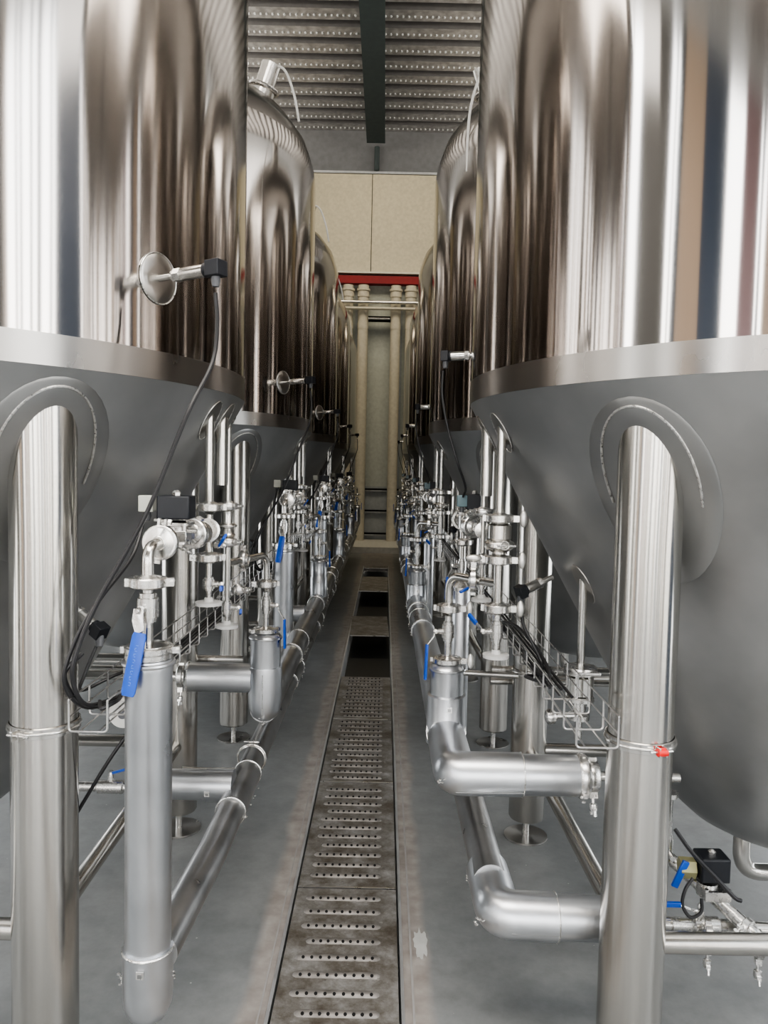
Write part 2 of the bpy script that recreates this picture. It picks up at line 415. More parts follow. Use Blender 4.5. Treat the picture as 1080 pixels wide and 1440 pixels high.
def patch(loc, rx, ry, mat, label, seed):
    rnd = random.Random(seed); mb = MB(); k = mb.mi(mat); n = 26
    mb.v.append((0, 0, .0016))
    for i in range(n):
        t = 2 * PI * i / n; q = .65 + .5 * rnd.random()
        mb.v.append((rx * q * math.cos(t), ry * q * math.sin(t), .0012))
    for i in range(n): mb.f.append((0, 1 + i, 1 + (i + 1) % n)); mb.m.append(k)
    return solo('plaster_stain', mb, loc, label, 'stain')
patch((.155, 2.50, 0), .026, .085, 'debris', 'white plaster smear on the concrete right of the drain', 3)

# ------------------------------------------------------------------ tanks
TR, TZ = 1.1, 2.56
HB, HS = 1.82, 1.895
CT = math.tan(math.radians(29))
def cone_r(h): return TR - (HB - h) * CT
def cone_patch(mb, cxy, phi, h, ru, rv, mat, off=.004, ring=None, ringmat='weld', ringa=(0, 1), r_in=0):
    """disc lying on the cone: phi angle round the axis, h height of its centre"""
    sl = Vector((CT, 0, 1)).normalized()
    def P(u, v, o):   # u metres round, v metres along the slope (up)
        hh = h + v * sl.z; r = cone_r(hh) + o * math.cos(math.radians(29)); a = phi + u / max(.05, cone_r(h))
        return (cxy[0] + r * math.cos(a), cxy[1] + r * math.sin(a), hh - o * math.sin(math.radians(29)))
    n = 40; rings = []
    for q in ([r_in, .25, .5, .75, .97, 1.0] if not r_in else [r_in, .97, 1.0]):
        q = max(q, .001)
        rings.append([P(ru * q * math.cos(t), rv * q * math.sin(t), off if q < .99 else 0.0005) for t in [2 * PI * j / n for j in range(n)]])
    mb.grid(rings, True, mat)
    return P
def ring_path(P, ru, rv, a0, a1, off=.004, n=40):
    return [P(ru * math.cos(a0 + (a1 - a0) * i / n), rv * math.sin(a0 + (a1 - a0) * i / n), off) for i in range(n + 1)]
def make_tank(side, label):
    s = 1 if side == 'R' else -1
    tx = (.285 + TR) if side == 'R' else (-.488 - TR)
    e = empty('fermentation_tank', (tx, TZ, 0), label, 'tank', 'conical fermentation tanks in two rows')
    part('shell', MB().lathe([(TR, HS), (TR, 2.3), (TR, 2.8), (TR, 3.40), (TR - .003, 3.45), (TR - .012, 3.50), (TR - .03, 3.56)], 'mirror_steel', n=160, cap=False), e)
    part('skirt_band', MB().lathe([(TR + .0015, HS), (TR + .0015, HB)], 'band_steel', n=160, cap=False), e, 'dull brushed band round the foot of the shell')
    prof = [(cone_r(HB), HB)] + [(cone_r(h), h) for h in (1.6, 1.3, 1.0, .75, .60)] + [(.388, .535), (.365, .50), (.32, .46), (.26, .428), (.15, .402), (.05, .396), (.001, .395)]
    part('cone', MB().lathe(prof, 'cone_steel', n=128, cap=False), e, 'matt grey cone')
    dp = [(TR - .03, 3.56), (1.04, 3.64), (.95, 3.76), (.80, 3.87), (.6, 3.96), (.35, 4.03), (.12, 4.06), (.001, 4.06)]
    part('dome', MB().lathe(dp, 'dome_steel', n=128, cap=False), e)
    # top nozzle
    a = (s < 0 and math.radians(-14) or math.radians(194)); dirn = Vector((math.cos(a) * .35, math.sin(a) * .35, 1)).normalized()
    base = Vector((.8 * math.cos(a), .8 * math.sin(a), 3.84))
    nz = part('top_nozzle', MB().lathe([(.075, -.03), (.075, .05), (.085, .06), (.085, .075), (.06, .08), (.06, .21), (.001, .212)], 'pipe_steel', base, dirn, n=20), e)
    part('clamp_ring', MB().torus(base + dirn * .065, .085, .012, 'cast_steel', dirn, n=24), nz)
    # legs
    leg_xy = [(0, 0), ((.65 if s > 0 else -.87) - tx, 3.28 - TZ)]
    leg_xy[0] = ((.664 if s > 0 else -.853) - tx, 1.92 - TZ)
    out = [(-leg_xy[0][0] , leg_xy[0][1]), (-leg_xy[1][0], leg_xy[1][1])]
    for i, (lx, ly) in enumerate(leg_xy + out):
        d = math.hypot(lx, ly); top = HB - (TR - d) / CT; top = min(top, HB) 
        lr = .081 if i % 2 == 0 else .076
        # top cut to the cone: per-vertex height
        n = 40; ring0 = []; ringt = []
        for j in range(n):
            t = 2 * PI * j / n; px, py = lx + lr * math.cos(t), ly + lr * math.sin(t)
            dd = math.hypot(px, py); hh = HB - (TR - dd) / CT + .004 if dd < TR else HB + .01
            ringt.append((px, py, min(hh, HB + .02)))
        mb = MB(); rings = [[(lx + .06 * math.cos(2 * PI * j / n), ly + .06 * math.sin(2 * PI * j / n), .085) for j in range(n)]]
        for h in (.087, .095, .6, 1.1, 1.4): 
            q = lr if h > .09 else .072
            rings.append([(lx + q * math.cos(2 * PI * j / n), ly + q * math.sin(2 * PI * j / n), h) for j in range(n)])
        rings.append(ringt)
        mb.grid(rings, True, 'leg_steel', True, False)
        lg = part('leg', mb, e)
        part('levelling_screw', MB().lathe([(.014, .0), (.014, .09)], 'cast_steel', (lx, ly, 0), n=12), lg)
        part('foot_plate', MB().lathe([(.094, .001), (.094, .007), (.001, .007)], 'band_steel', (lx, ly, 0), n=32), lg)
        part('weld_bead', MB().tube([Vector(p) + Vector((0, 0, .001)) for p in ringt + [ringt[0]]], .004, 'weld', 6), lg)
        phi = math.atan2(ly, lx); hc = HB - (TR - d) / CT - .03
        mb = MB(); P = cone_patch(mb, (0, 0), phi, hc, .17, .27, 'pad_steel')
        pd = part('reinforcing_pad', mb, e, 'darker round pad on the cone behind the leg')
        P2 = cone_patch(MB(), (0, 0), phi, hc + .01, .125, .24, 'pad_steel')
        part('pad_weld', MB().tube(ring_path(P2, .125, .235, PI * -.05, PI * 1.05, .006), .0032, 'weld', 6), pd)
    # tie bars between legs
    L4 = [leg_xy[0], leg_xy[1], out[1], out[0]]
    for i in range(4):
        (ax, ay), (bx, by) = L4[i], L4[(i + 1) % 4]
        A = Vector((ax, ay, .388)); B = Vector((bx, by, .388)); u = (B - A).normalized()
        part('tie_bar', MB().tube([A + u * .07, B - u * .07], .027, 'leg_steel', 18), e)
    # vertical spouts through the cone
    if side == 'L': SP = ((-.547, 2.40, .0138, 1.462, .045), (-.537, 2.53, .020, 1.53, .05), (-.55, 2.70, .011, 1.45, .03))
    else: SP = ((.359, 2.38, .0138, 1.448, .045), (.344, 2.60, .021, 1.51, .05), (.357, 2.75, .011, 1.446, .03))
    for (x, y, r, h1, pr) in SP:
        lx, ly = x - tx, y - TZ; d = math.hypot(lx, ly); hc = HB - (TR - d) / CT
        sp = part('spout', MB().lathe([(r, h1), (r, hc + .02)], 'pipe_steel', (lx, ly, 0), n=18), e)
        mb = MB(); P = cone_patch(mb, (0, 0), math.atan2(ly, lx), hc + .0, pr, pr * 1.5, 'band_steel', .003)
        rp = part('reinforcing_pad', mb, e, 'small round pad at the top of a spout')
        part('pad_weld', MB().tube(ring_path(P, pr, pr * 1.5, 0, 2 * PI, .003), .0016, 'weld', 5), rp)
    # low spout for the sample valve
    x, y = ((.624, 2.37) if side == 'R' else (-1.05, 2.95)); lx, ly = x - tx, y - TZ; d = math.hypot(lx, ly); hc = HB - (TR - d) / CT
    part('spout', MB().lathe([(.0125, .985), (.0125, hc + .02)], 'pipe_steel', (lx, ly, 0), n=16), e)
    mb = MB(); P = cone_patch(mb, (0, 0), math.atan2(ly, lx), hc, .045, .07, 'band_steel', .003)
    part('reinforcing_pad', mb, e, 'small round pad at the top of a spout')
    # bottom outlet elbow
    ox = -.19 * s
    part('outlet_pipe', MB().tube(bend([(ox, -.11, .44), (ox, -.11, .30), (ox + s * .5, -.11, .30)], .085, 10), .027, 'pipe_steel', 18), e)
    # sensor boss plate on the shell
    ang = math.atan2(-.4545, .889) if side == 'L' else math.atan2(.34, -.94)
    mb = MB(); rings = []
    for q, o in ((.001, .004), (.5, .004), (.93, .004), (1, .0005)):
        rings.append([((TR + o) * math.cos(ang + .066 * q / TR * math.cos(t)), (TR + o) * math.sin(ang + .066 * q / TR * math.cos(t)), (2.084 if side == 'L' else 2.03) + .066 * q * math.sin(t)) for t in [2 * PI * j / 32 for j in range(32)]])
    mb.grid(rings, True, 'band_steel')
    bp = part('sensor_plate', mb, e, 'round welded plate behind the sensor')
    hs = 2.084 if side == 'L' else 2.03
    part('plate_weld', MB().tube([((TR + .003) * math.cos(ang + .066 / TR * math.cos(t)), (TR + .003) * math.sin(ang + .066 / TR * math.cos(t)), hs + .066 * math.sin(t)) for t in [2 * PI * j / 40 for j in range(41)]], .0018, 'weld', 5), bp)
    return e

ORD = ['nearest', 'second', 'third', 'fourth', 'farthest']
SIDE = {'L': 'left', 'R': 'right'}
STATION = []   # (root, label template)
def st(root, tpl): STATION.append((root, tpl)); return root

# ------------------------------------------------------------------ hardware
def V(*a): return Vector(a)
def clamp(loc, axis, R, wing=None, wdir=(1, 0, 0), side='L', tpl='', t=.024, ringlook='cast_steel', tab=True):
    """tri-clamp: two-jaw ring with hinge, bolt and nut"""
    axis = Vector(axis).normalized(); w = Vector(wdir).normalized(); w = (w - axis * w.dot(axis)).normalized()
    e = empty('pipe_clamp', loc, tpl, 'clamp', 'stainless pipe clamps on the %s valve stacks' % SIDE[side])
    r0 = R * .70
    part('ring', MB().lathe([(.004, -t * .1), (.016, -t * .75), (r0, -t * .3), (r0 + .001, -t * .5), (R * .94, -t * .5), (R, -t * .38), (R, t * .38), (R * .94, t * .5), (r0 + .001, t * .5), (r0, t * .3), (.016, t * .75), (.004, t * .1)], ringlook, (0, 0, 0), axis, 36, False), e)
    side_v = axis.cross(w)
    M = Matrix((w, side_v, axis)).transposed()
    part('lug', MB().box(w * (R + .006) + side_v * .008, (.020, .006, t * .8), ringlook, M), e); part('lug', MB().box(w * (R + .006) - side_v * .008, (.020, .006, t * .8), ringlook, M), e)
    part('hinge', MB().box(-w * (R + .002), (.012, .016, t * .8), ringlook, M), e)
    if wing == 'oval':
        part('bolt', MB().tube([w * (R - .008), w * (R + .022)], .0045, 'cast_steel', 8), e)
        part('wing_nut', MB().ell(w * (R + .029), (.012, .011, .027), 'knob', Matrix((w, side_v, axis)).transposed()), e)
    elif wing == 'hang':
        part('bolt', MB().tube([w * (R + .004), w * (R + .055)], .005, 'cast_steel', 8), e)
        part('wing_nut', MB().lathe([(.005, .03), (.011, .034), (.012, .048), (.008, .055), (.002, .056)], 'bright_edge', w * R, w, 12).tube([w * (R + .05) - side_v * .017, w * (R + .066) - side_v * .020], .005, 'bright_edge', 8).tube([w * (R + .05) + side_v * .017, w * (R + .066) + side_v * .020], .005, 'bright_edge', 8).box(w * (R + .047), (.008, .036, .012), 'bright_edge', M), e)
    else:
        part('bolt', MB().tube([w * (R + .010) - side_v * .022, w * (R + .010) + side_v * .022], .004, 'cast_steel', 8), e)
        part('nut', MB().lathe([(.0075, 0), (.0075, .008)], 'bright_edge', w * (R + .01) + side_v * .014, side_v, 6), e)
    return st(e, tpl)
def ball_valve(loc, R, hl, stem_dir, hpts, side, tpl, gw=.017, neck=.012, marks=False):
    """vertical ball valve: hex body, stem, lever and blue grip (hpts: lever path from stem)"""
    sd = Vector(stem_dir).normalized()
    e = empty('ball_valve', loc, tpl, 'valve', 'blue-handled ball valves on the %s pipework' % SIDE[side])
    part('body', MB().lathe([(neck, -hl * .95), (neck, -hl * .62), (R * .8, -hl * .6), (R * .8, -hl * .42), (R, -hl * .4), (R, hl * .4), (R * .8, hl * .42), (R * .8, hl * .6), (neck, hl * .62), (neck, hl * .95)], 'cast_steel', n=16), e)
    part('stem', MB().lathe([(.010, 0), (.010, R + .012), (.007, R + .013), (.007, R + .022)], 'cast_steel', (0, 0, 0), sd, 12), e)
    part('nut', MB().lathe([(.0085, 0), (.0085, .007), (.004, .012)], 'bright_edge', sd * (R + .019), sd, 6), e)
    # lever
    hp = [Vector(p) for p in hpts]; k = max(1, len(hp) // 2)
    def strip(pts, w, th, mat):
        mb = MB(); rings = []
        for i, p in enumerate(pts):
            d = (pts[min(i + 1, len(pts) - 1)] - pts[max(0, i - 1)]).normalized()
            wv = sd.cross(d); wv = wv.normalized() if wv.length > 1e-3 else Vector((0, 1, 0)); nv = d.cross(wv)
            ww = w if 0 < i < len(pts) - 1 else w * .8
            rings.append([p + wv * ww + nv * th * .6, p + wv * ww * .8 + nv * th, p - wv * ww * .8 + nv * th, p - wv * ww + nv * th * .6, p - wv * ww - nv * th * .6, p - wv * ww * .8 - nv * th, p + wv * ww * .8 - nv * th, p + wv * ww - nv * th * .6])
        return mb.grid(rings, True, mat, True, True)
    full = hp
    part('lever', strip(full[:k + 1], gw * .5, .0015, 'bright_edge'), e, 'bare steel lever')
    g = full[k:]
    gp = [g[0]] + [g[0].lerp(g[-1], t) for t in (.06, .5, .94)] + [g[-1]] if len(g) == 2 else g
    grip = part('grip', strip(gp, gw * .56, .004, 'blue_vinyl'), e, 'blue plastic grip')
    if marks:
        a, b = g[0], g[-1]; d = (b - a).normalized(); wv = sd.cross(d).normalized(); nv = d.cross(wv)
        if nv.dot(sd) < 0: nv = -nv
        mb = MB(); rnd = random.Random(2); M = Matrix((wv, d, nv)).transposed()
        for i in range(15):
            p = a.lerp(b, .2 + .045 * i) + nv * .0042
            mb.box(p + wv * rnd.uniform(-.0012, .0012), (rnd.uniform(.003, .0062), .0012, .0006), 'blue_print', M)
            if i % 2: mb.box(p + wv * rnd.choice((-.0025, .0025)) + d * .002, (.0011, .004, .0006), 'blue_print', M)
        part('embossing', mb, grip, 'worn unreadable raised lettering')
    return st(e, tpl)
def cap_disc(loc, R, side, tpl):
    return st(solo('end_cap', MB().lathe([(.012, .018), (.016, .006), (R * .8, .006), (R, .004), (R, -.006), (R * .85, -.007), (.001, -.007)], 'white_ring', n=32), loc, tpl, 'pipe cap', 'round end caps under the drain valves'), tpl)
def spool(pts, r, side, tpl, name='pipe', flange=(), mat='pipe_steel', cat='pipe', n=16):
    o = Vector(pts[0]); mb = MB().tube([Vector(p) - o for p in pts], r, mat, n)
    for (p, ax, R) in flange: mb.lathe([(r, -.008), (R, -.004), (R, .004), (r, .008)], mat, Vector(p) - o, ax, 28)
    return st(solo(name, mb, o, tpl, cat), tpl)
def coil_box(e, mb_c, size, plug_c, plug_size, cmat='black_plastic', pmat='clear_plastic'):
    c = part('coil', MB().box(mb_c, size, cmat), e, 'black rectangular coil housing', bevel=.004)
    part('top_nut', MB().lathe([(.012, 0), (.012, .008), (.005, .014)], 'bright_edge', Vector(mb_c) + V(0, 0, size[2] / 2), n=6), c)
    p = part('plug', MB().box(plug_c, plug_size, pmat), e, bevel=.003)
    part('gland', MB().lathe([(.009, 0), (.011, -.012), (.007, -.024)], 'grey_plastic', Vector(plug_c) - V(0, 0, plug_size[2] / 2), n=10), p)
def sensor(base, d, L, side, tpl, drop=True, down=None):
    d = Vector(d).normalized(); e = empty('pressure_sensor', base, tpl, 'sensor', 'cable-fed sensors on the %s tanks' % SIDE[side])
    part('body', MB().lathe([(.009, -.01), (.009, L * .24), (.015, L * .25), (.015, L * .38), (.017, L * .4), (.017, L * .74)], 'pipe_steel', (0, 0, 0), d, 20), e)
    part('hex_nut', MB().lathe([(.018, L * .28), (.018, L * .38)], 'cast_steel', (0, 0, 0), d, 6), e)
    x, y, z = frame_of(d); M = Matrix((x, y, z)).transposed()
    c = part('connector', MB().lathe([(.019, L * .74), (.019, L * .80)], 'black_plastic', (0, 0, 0), d, 14).box(d * (L * .90), (.040, .040, L * .2), 'black_plastic', M), e, 'black plastic plug', bevel=.002)
    dn = Vector(down) if down else V(0, 0, -1)
    part('cable_gland', MB().lathe([(.011, .014), (.012, .03), (.009, .045)], 'grey_plastic', d * (L * .9), dn, 10), c)
    return st(e, tpl)
def cable(pts, r, tpl, mat='cable_black', rep=True, name='cable', cat='cable'):
    o = Vector(pts[0]); c = solo(name, MB().tube([p - o for p in smooth_path(pts)], r, mat, 7), o, tpl, cat)
    return st(c, tpl) if rep else c

def insulated(name, loc, profile, side, tpl, extra=None, sleeve=None, cat='pipe'):
    e = empty(name, loc, tpl, cat, 'insulated aluminium-clad pipes at the %s valve stacks' % SIDE[side])
    part('jacket', MB().lathe(profile, 'jacket', n=40), e)
    if sleeve: part('sleeve', MB().lathe(sleeve, 'jacket', n=40), e)
    if extra: extra(e)
    return st(e, tpl)
def crinkle(mb, p, s=.012, seed=0, n=7):
    rnd = random.Random(seed)
    for i in range(n):
        q = Vector(p) + Vector((rnd.uniform(-s, s), rnd.uniform(-s, s), rnd.uniform(-s, s)))
        mb.ell(q, (s * .5, s * .35, s * .25), 'bright_edge', nu=5, nv=4)
    return mb
def buckle(e, p, nrm=(0, -1, 0), sz=.018):
    x, y, z = frame_of(nrm); M = Matrix((x, y, z)).transposed()
    b = part('buckle', MB().box(p, (sz, sz, .004), 'bright_edge', M).box(Vector(p) + Vector(nrm) * .003, (sz * .55, sz * .55, .003), 'pad_steel', M), e)

# ---- templates: {} gets 'nearest', 'second' ...
LS = 'of the {} left valve stack'
RS = 'of the {} right valve stack'
# ================================ LEFT STATION ================================
PX, PY = -.560, 1.83
# tall insulated riser
def ex(e):
    part('top_flange', MB().lathe([(.045, 1.128), (.058, 1.131), (.058, 1.146), (.045, 1.15), (.03, 1.155)], 'cast_steel', n=36), e)
    part('top_bead', MB().torus((0, 0, 1.118), .058, .006, 'jacket', n=40), e)
    part('sleeve_bead', MB().torus((0, 0, .405), .060, .0035, 'bright_edge', n=40), e)
    buckle(e, (.0, -.064, .375)); part('foil_seam', crinkle(MB(), (.061, 0, .34), .008, 1), e); part('foil_seam', crinkle(MB(), (-.062, -.01, .33), .012, 2), e)
    part('drain_plug', MB().lathe([(.014, .195), (.018, .205), (.018, .222)], 'bright_edge', n=12), e)
insulated('riser_pipe', (PX, PY, 0), [(.054, .40), (.0555, .41), (.0555, 1.10), (.058, 1.115), (.054, 1.128)], 'L', 'tall insulated upright pipe ' + LS, ex,
          [(.061, .41), (.061, .30), (.058, .265), (.045, .235), (.022, .218), (.001, .215)])
# link from riser foot into header 2
ball_valve((PX - .003, PY, 1.252), .026, .058, (-.15, -1, 0), [(-.008, -.045, .004), (-.008, -.050, -.02), (.002, -.066, -.048), (-.020, -.085, -.192)], 'L', 'long blue-gripped ball valve before the tall riser ' + LS, .030, .0125, True)
spool([(PX - .003, PY, 1.13), (PX - .003, PY, 1.205)], .0135, 'L', 'short pipe stub under the blue-gripped valve ' + LS, flange=[((PX - .003, PY, 1.158), (0, 0, 1), .05)])
clamp((PX, PY, 1.150), (0, 0, 1), .058, None, (1, .1, 0), 'L', 'clamp round the cap of the tall riser ' + LS, t=.02)
clamp((PX - .003, PY, 1.313), (0, 0, 1), .045, None, (.9, .2, 0), 'L', 'horizontal clamp above the blue-gripped valve ' + LS)
spool(bend([(PX - .003, PY, 1.30), (PX - .003, PY, 1.398), (PX + .002, PY + .085, 1.400)], .045), .0145, 'L', 'curved pipe elbow above the blue-gripped valve ' + LS, 'pipe_elbow',
      [((PX + .002, PY + .075, 1.400), (0, 1, 0), .037), ((PX - .003, PY, 1.315), (0, 0, 1), .037)])
clamp((PX + .002, PY + .083, 1.400), (0, 1, 0), .0445, None, (.12, 0, 1), 'L', 'upright clamp facing the aisle before the black coil ' + LS, t=.022, ringlook='white_plastic' if False else 'bright_edge')
# solenoid valve
e = empty('solenoid_valve', (-.555, 2.07, 1.40), 'solenoid valve with black coil block ' + LS, 'valve', 'coil-topped solenoid valves beside the tanks')
part('body', MB().tube([(0, -.15, 0), (0, -.09, 0)], [.018, .022], 'cast_steel', 16).box((0, 0, .005), (.066, .09, .03), 'cast_steel').lathe([(.034, -.02), (.034, .03), (.028, .036), (.02, .045)], 'cast_steel', n=20).tube([(0, .05, 0), (0, .16, 0)], .02, 'cast_steel', 16), e, bevel=.002)
part('bonnet_bolts', MB().tube([(.035, -.04, .02), (.06, -.04, .02)], .006, 'bright_edge', 8).tube([(-.026, -.035, .0), (-.026, -.035, .04)], .005, 'bright_edge', 8).tube([(.026, -.035, .0), (.026, -.035, .04)], .005, 'bright_edge', 8).box((0, 0, .036), (.07, .07, .008), 'cast_steel'), e)
coil_box(e, (.0, -.02, .082), (.086, .075, .062), (-.078, -.02, .09), (.040, .035, .044)); st(e, e['label'])
clamp((-.555, 2.235, 1.395), (.25, 1, 0), .045, None, (-.5, 0, -1), 'L', 'tilted upright clamp behind the black coil ' + LS, ringlook='bright_edge')
# tee on spout A
AX, AY = -.547, 2.40
e = empty('pipe_tee', (AX, AY, 1.39), 'pipe tee with polished reducer under the first spout ' + LS, 'pipe')
part('run', MB().lathe([(.0125, -.09), (.0125, .05), (.018, .052)], 'pipe_steel', n=16), e)
part('branch', MB().lathe([(.012, .02), (.016, .06), (.036, .085), (.036, .09)], 'pipe_steel', (0, 0, 0), (-.05, -1, 0), 24), e)
part('sight_disc', MB().lathe([(.012, .0), (.020, .02), (.037, .055), (.037, .062), (.030, .064), (.001, .05)], 'bright_edge', (0, 0, 0), (.15, -1, .1), 28), e); st(e, e['label'])
clamp((AX, AY, 1.464), (0, 0, 1), .045, None, (-1, -.3, 0), 'L', 'upper clamp on the first spout ' + LS)
clamp((AX, AY, 1.306), (0, 0, 1), .043, None, (-1, -.3, 0), 'L', 'lower clamp under the polished tee ' + LS)
spool([(AX, AY, 1.31), (AX, AY, 1.25)], .010, 'L', 'thin pipe above the capped drain valve ' + LS)
ball_valve((AX, AY, 1.222), .019, .035, (1, -.1, 0), [(.044, 0, 0), (.048, -.008, -.008), (.052, -.04, -.006), (.056, -.085, -.001)], 'L', 'small valve with short blue lever on the first drain ' + LS, .016, .009)
ball_valve((AX + .02, AY + .0, 1.345), .006, .010, (1, -.4, 0), [(.014, -.02, -.002), (.018, -.03, .002), (.024, -.045, .006), (.046, -.075, .036)], 'L', 'tiny tap with blue lever beside the polished tee ' + LS, .022, .004)
spool([(AX, AY, 1.192), (AX, AY, 1.168)], .009, 'L', 'thin pipe just above the first end cap ' + LS)
cap_disc((AX, AY, 1.161), .042, 'L', 'round white end cap under the first drain ' + LS)
# spout B: sight glass, tee to insulated pipe
BX, BY = -.55, 2.70
SX, SY = -.46, 3.02
clamp((BX, BY, 1.452), (0, 0, 1), .034, None, (1, -.3, 0), 'L', 'upper clamp on the thin rear spout ' + LS)
e = empty('check_valve', (BX, BY, 1.387), 'slim check valve with rings on the rear spout ' + LS, 'valve')
part('body', MB().lathe([(.018, .052), (.022, .045), (.022, .005), (.032, .0), (.032, -.008), (.02, -.014), (.024, -.03), (.028, -.036), (.018, -.05)], 'pipe_steel', n=24), e); part('collar', MB().torus((0, 0, -.004), .030, .004, 'bright_edge', n=24), e); st(e, e['label'])
clamp((BX, BY, 1.325), (0, 0, 1), .034, None, (1, -.3, 0), 'L', 'clamp under the slim check valve ' + LS)
mid = (BX * .35 + SX * .65, BY * .35 + SY * .65, 1.25)
e = spool([(BX, BY, 1.315), (BX, BY, 1.13)], .0105, 'L', 'upright pipe with side branch on the rear spout ' + LS)
spool(bend([(BX, BY, 1.25), (SX, SY, 1.245), (SX, SY, 1.13)], .055), .0136, 'L', 'bent pipe arching over to the short insulated pipe ' + LS, 'pipe_elbow', [((SX, SY, 1.136), (0, 0, 1), .035)])
dv = (Vector((SX, SY, 0)) - Vector((BX, BY, 0))).normalized()
clamp((BX + dv.x * .13, BY + dv.y * .13, 1.249), (1, -.12, 0), .036, None, (.0, 0, 1), 'L', 'upright clamp on the arching pipe ' + LS)
ball_valve((BX, BY, 1.092), .019, .04, (1, -.1, 0), [(.042, 0, 0), (.046, -.005, -.01), (.052, -.03, -.012), (.064, -.08, .002)], 'L', 'valve with short blue lever on the rear drain ' + LS, .016, .009)
clamp((BX + .02, BY + .1, 1.14), (0, 0, 1), .03, None, (1, -.3, 0), 'L', 'small clamp behind the rear drain valve ' + LS)
spool([(BX, BY, 1.058), (BX, BY, 1.034)], .009, 'L', 'thin pipe just above the rear end cap ' + LS)
cap_disc((BX, BY, 1.026), .040, 'L', 'round white end cap under the rear drain ' + LS)
clamp((SX, SY, 1.130), (0, 0, 1), .043, None, (-1, -.3, 0), 'L', 'clamp at the foot of the arching pipe ' + LS)
ball_valve((SX, SY, 1.045), .0215, .055, (1, -.15, 0), [(.050, 0, 0), (.052, -.004, -.02), (.075, -.01, -.055), (.078, -.012, -.17)], 'L', 'ball valve above the short insulated pipe ' + LS, .017, .0125)
clamp((SX, SY, .945), (0, 0, 1), .050, None, (-1, -.5, 0), 'L', 'clamp on the cap of the short insulated pipe ' + LS, t=.018)
spool([(SX, SY, .995), (SX, SY, .935)], .0125, 'L', 'stub pipe entering the short insulated pipe ' + LS)
NL = len(STATION)
# things that only stand at the nearest left station
only = []
def ex1(e):
    part('branch', MB().tube([(-.05, 0, .75), (-.30, 0, .75)], .058, 'jacket', 36).lathe([(.058, 0), (.062, .004), (.058, .012), (.035, .014), (.035, .03)], 'bright_edge', (-.30, 0, .75), (-1, 0, 0), 30), e, 'thick insulated branch to the left')
    part('top_bead', MB().torus((0, 0, .915), .062, .005, 'jacket', n=40), e)
    part('foil_seam', crinkle(MB().tube([(0.0, -.069, .62), (.0, -.069, .78)], .0015, 'bright_edge', 5), (0, -.045, .59), .014, 5), e)
insulated('insulated_pipe', (SX, SY, 0), [(.06, .80), (.0605, .81), (.0605, .905), (.063, .918), (.055, .93), (.04, .935)], 'L', 'short insulated pipe with rounded foot and thick left branch ' + LS, ex1,
          [(.066, .80), (.067, .79), (.067, .68), (.063, .63), (.05, .60), (.025, .583), (.001, .58)]); only.append(STATION.pop())
clamp((SX - .335, SY, .75), (1, 0, 0), .045, 'hang', (0, -.2, -1), 'L', 'hanging-nut clamp at the end of the thick branch ' + LS); only.append(STATION.pop())
spool([(SX - .34, SY, .75), (SX - .75, SY, .75)], .02, 'L', 'bare pipe leading left from the thick branch ' + LS); only.append(STATION.pop())
e = empty('insulated_pipe', (-.51, 2.75, .425), 'low insulated side branch leaving the floor header ' + LS, 'pipe')
part('jacket', MB().tube([(-.04, 0, 0), (-.30, 0, 0)], .054, 'jacket', 36), e); part('sleeve', MB().tube([(-.02, 0, 0), (-.12, 0, 0)], .058, 'jacket', 36), e); buckle(e, (-.105, -.058, -.01)); only.append((e, e['label']))
e = empty('ball_valve', (-.98, 2.75, .41), 'low ball valve with thin blue lever behind the front left leg', 'valve', 'blue-handled ball valves on the left pipework')
part('body', MB().lathe([(.018, -.17), (.018, -.05), (.024, -.045), (.024, .045), (.018, .05), (.018, .17)], 'cast_steel', axis=(1, 0, 0), n=16), e)
part('stem', MB().lathe([(.01, 0), (.01, .04), (.006, .055), (.01, .06)], 'cast_steel', n=10), e)
part('grip', MB().tube([(0, 0, .05), (.05, 0, .065), (.13, 0, .085)], .005, 'blue_vinyl', 6), e, 'thin blue lever'); part('flange', MB().lathe([(.045, -.17), (.045, -.15)], 'cast_steel', axis=(1, 0, 0), n=20).lathe([(.035, .15), (.035, .165)], 'cast_steel', axis=(1, 0, 0), n=20), e); only.append((e, e['label']))
# repeated version of the short pipe: stands on the header
def exk(e):
    part('top_bead', MB().torus((0, 0, .915), .062, .005, 'jacket', n=36), e); buckle(e, (0, -.064, .77))
    part('weld_ring', MB().torus((0, -.0, .71), .062, .004, 'bright_edge', (0, -1, .25), n=30), e)
ek = insulated('insulated_pipe', (SX, SY + PITCH, 0), [(.062, .66), (.062, .80), (.058, .805), (.058, .905), (.061, .918), (.053, .93), (.04, .935)], 'L', 'short insulated pipe standing on the clad header ' + LS, exk)
kL = STATION.pop()
ek2 = empty('insulated_pipe', (-.51, 2.35 + PITCH, .66), 'level insulated link between riser and header ' + LS, 'pipe')
part('jacket', MB().tube([(.02, .0, 0), (-.12, 0, 0)], .05, 'jacket', 30), ek2); part('sleeve', MB().tube([(.02, 0, 0), (-.03, 0, 0)], .054, 'jacket', 30), ek2)
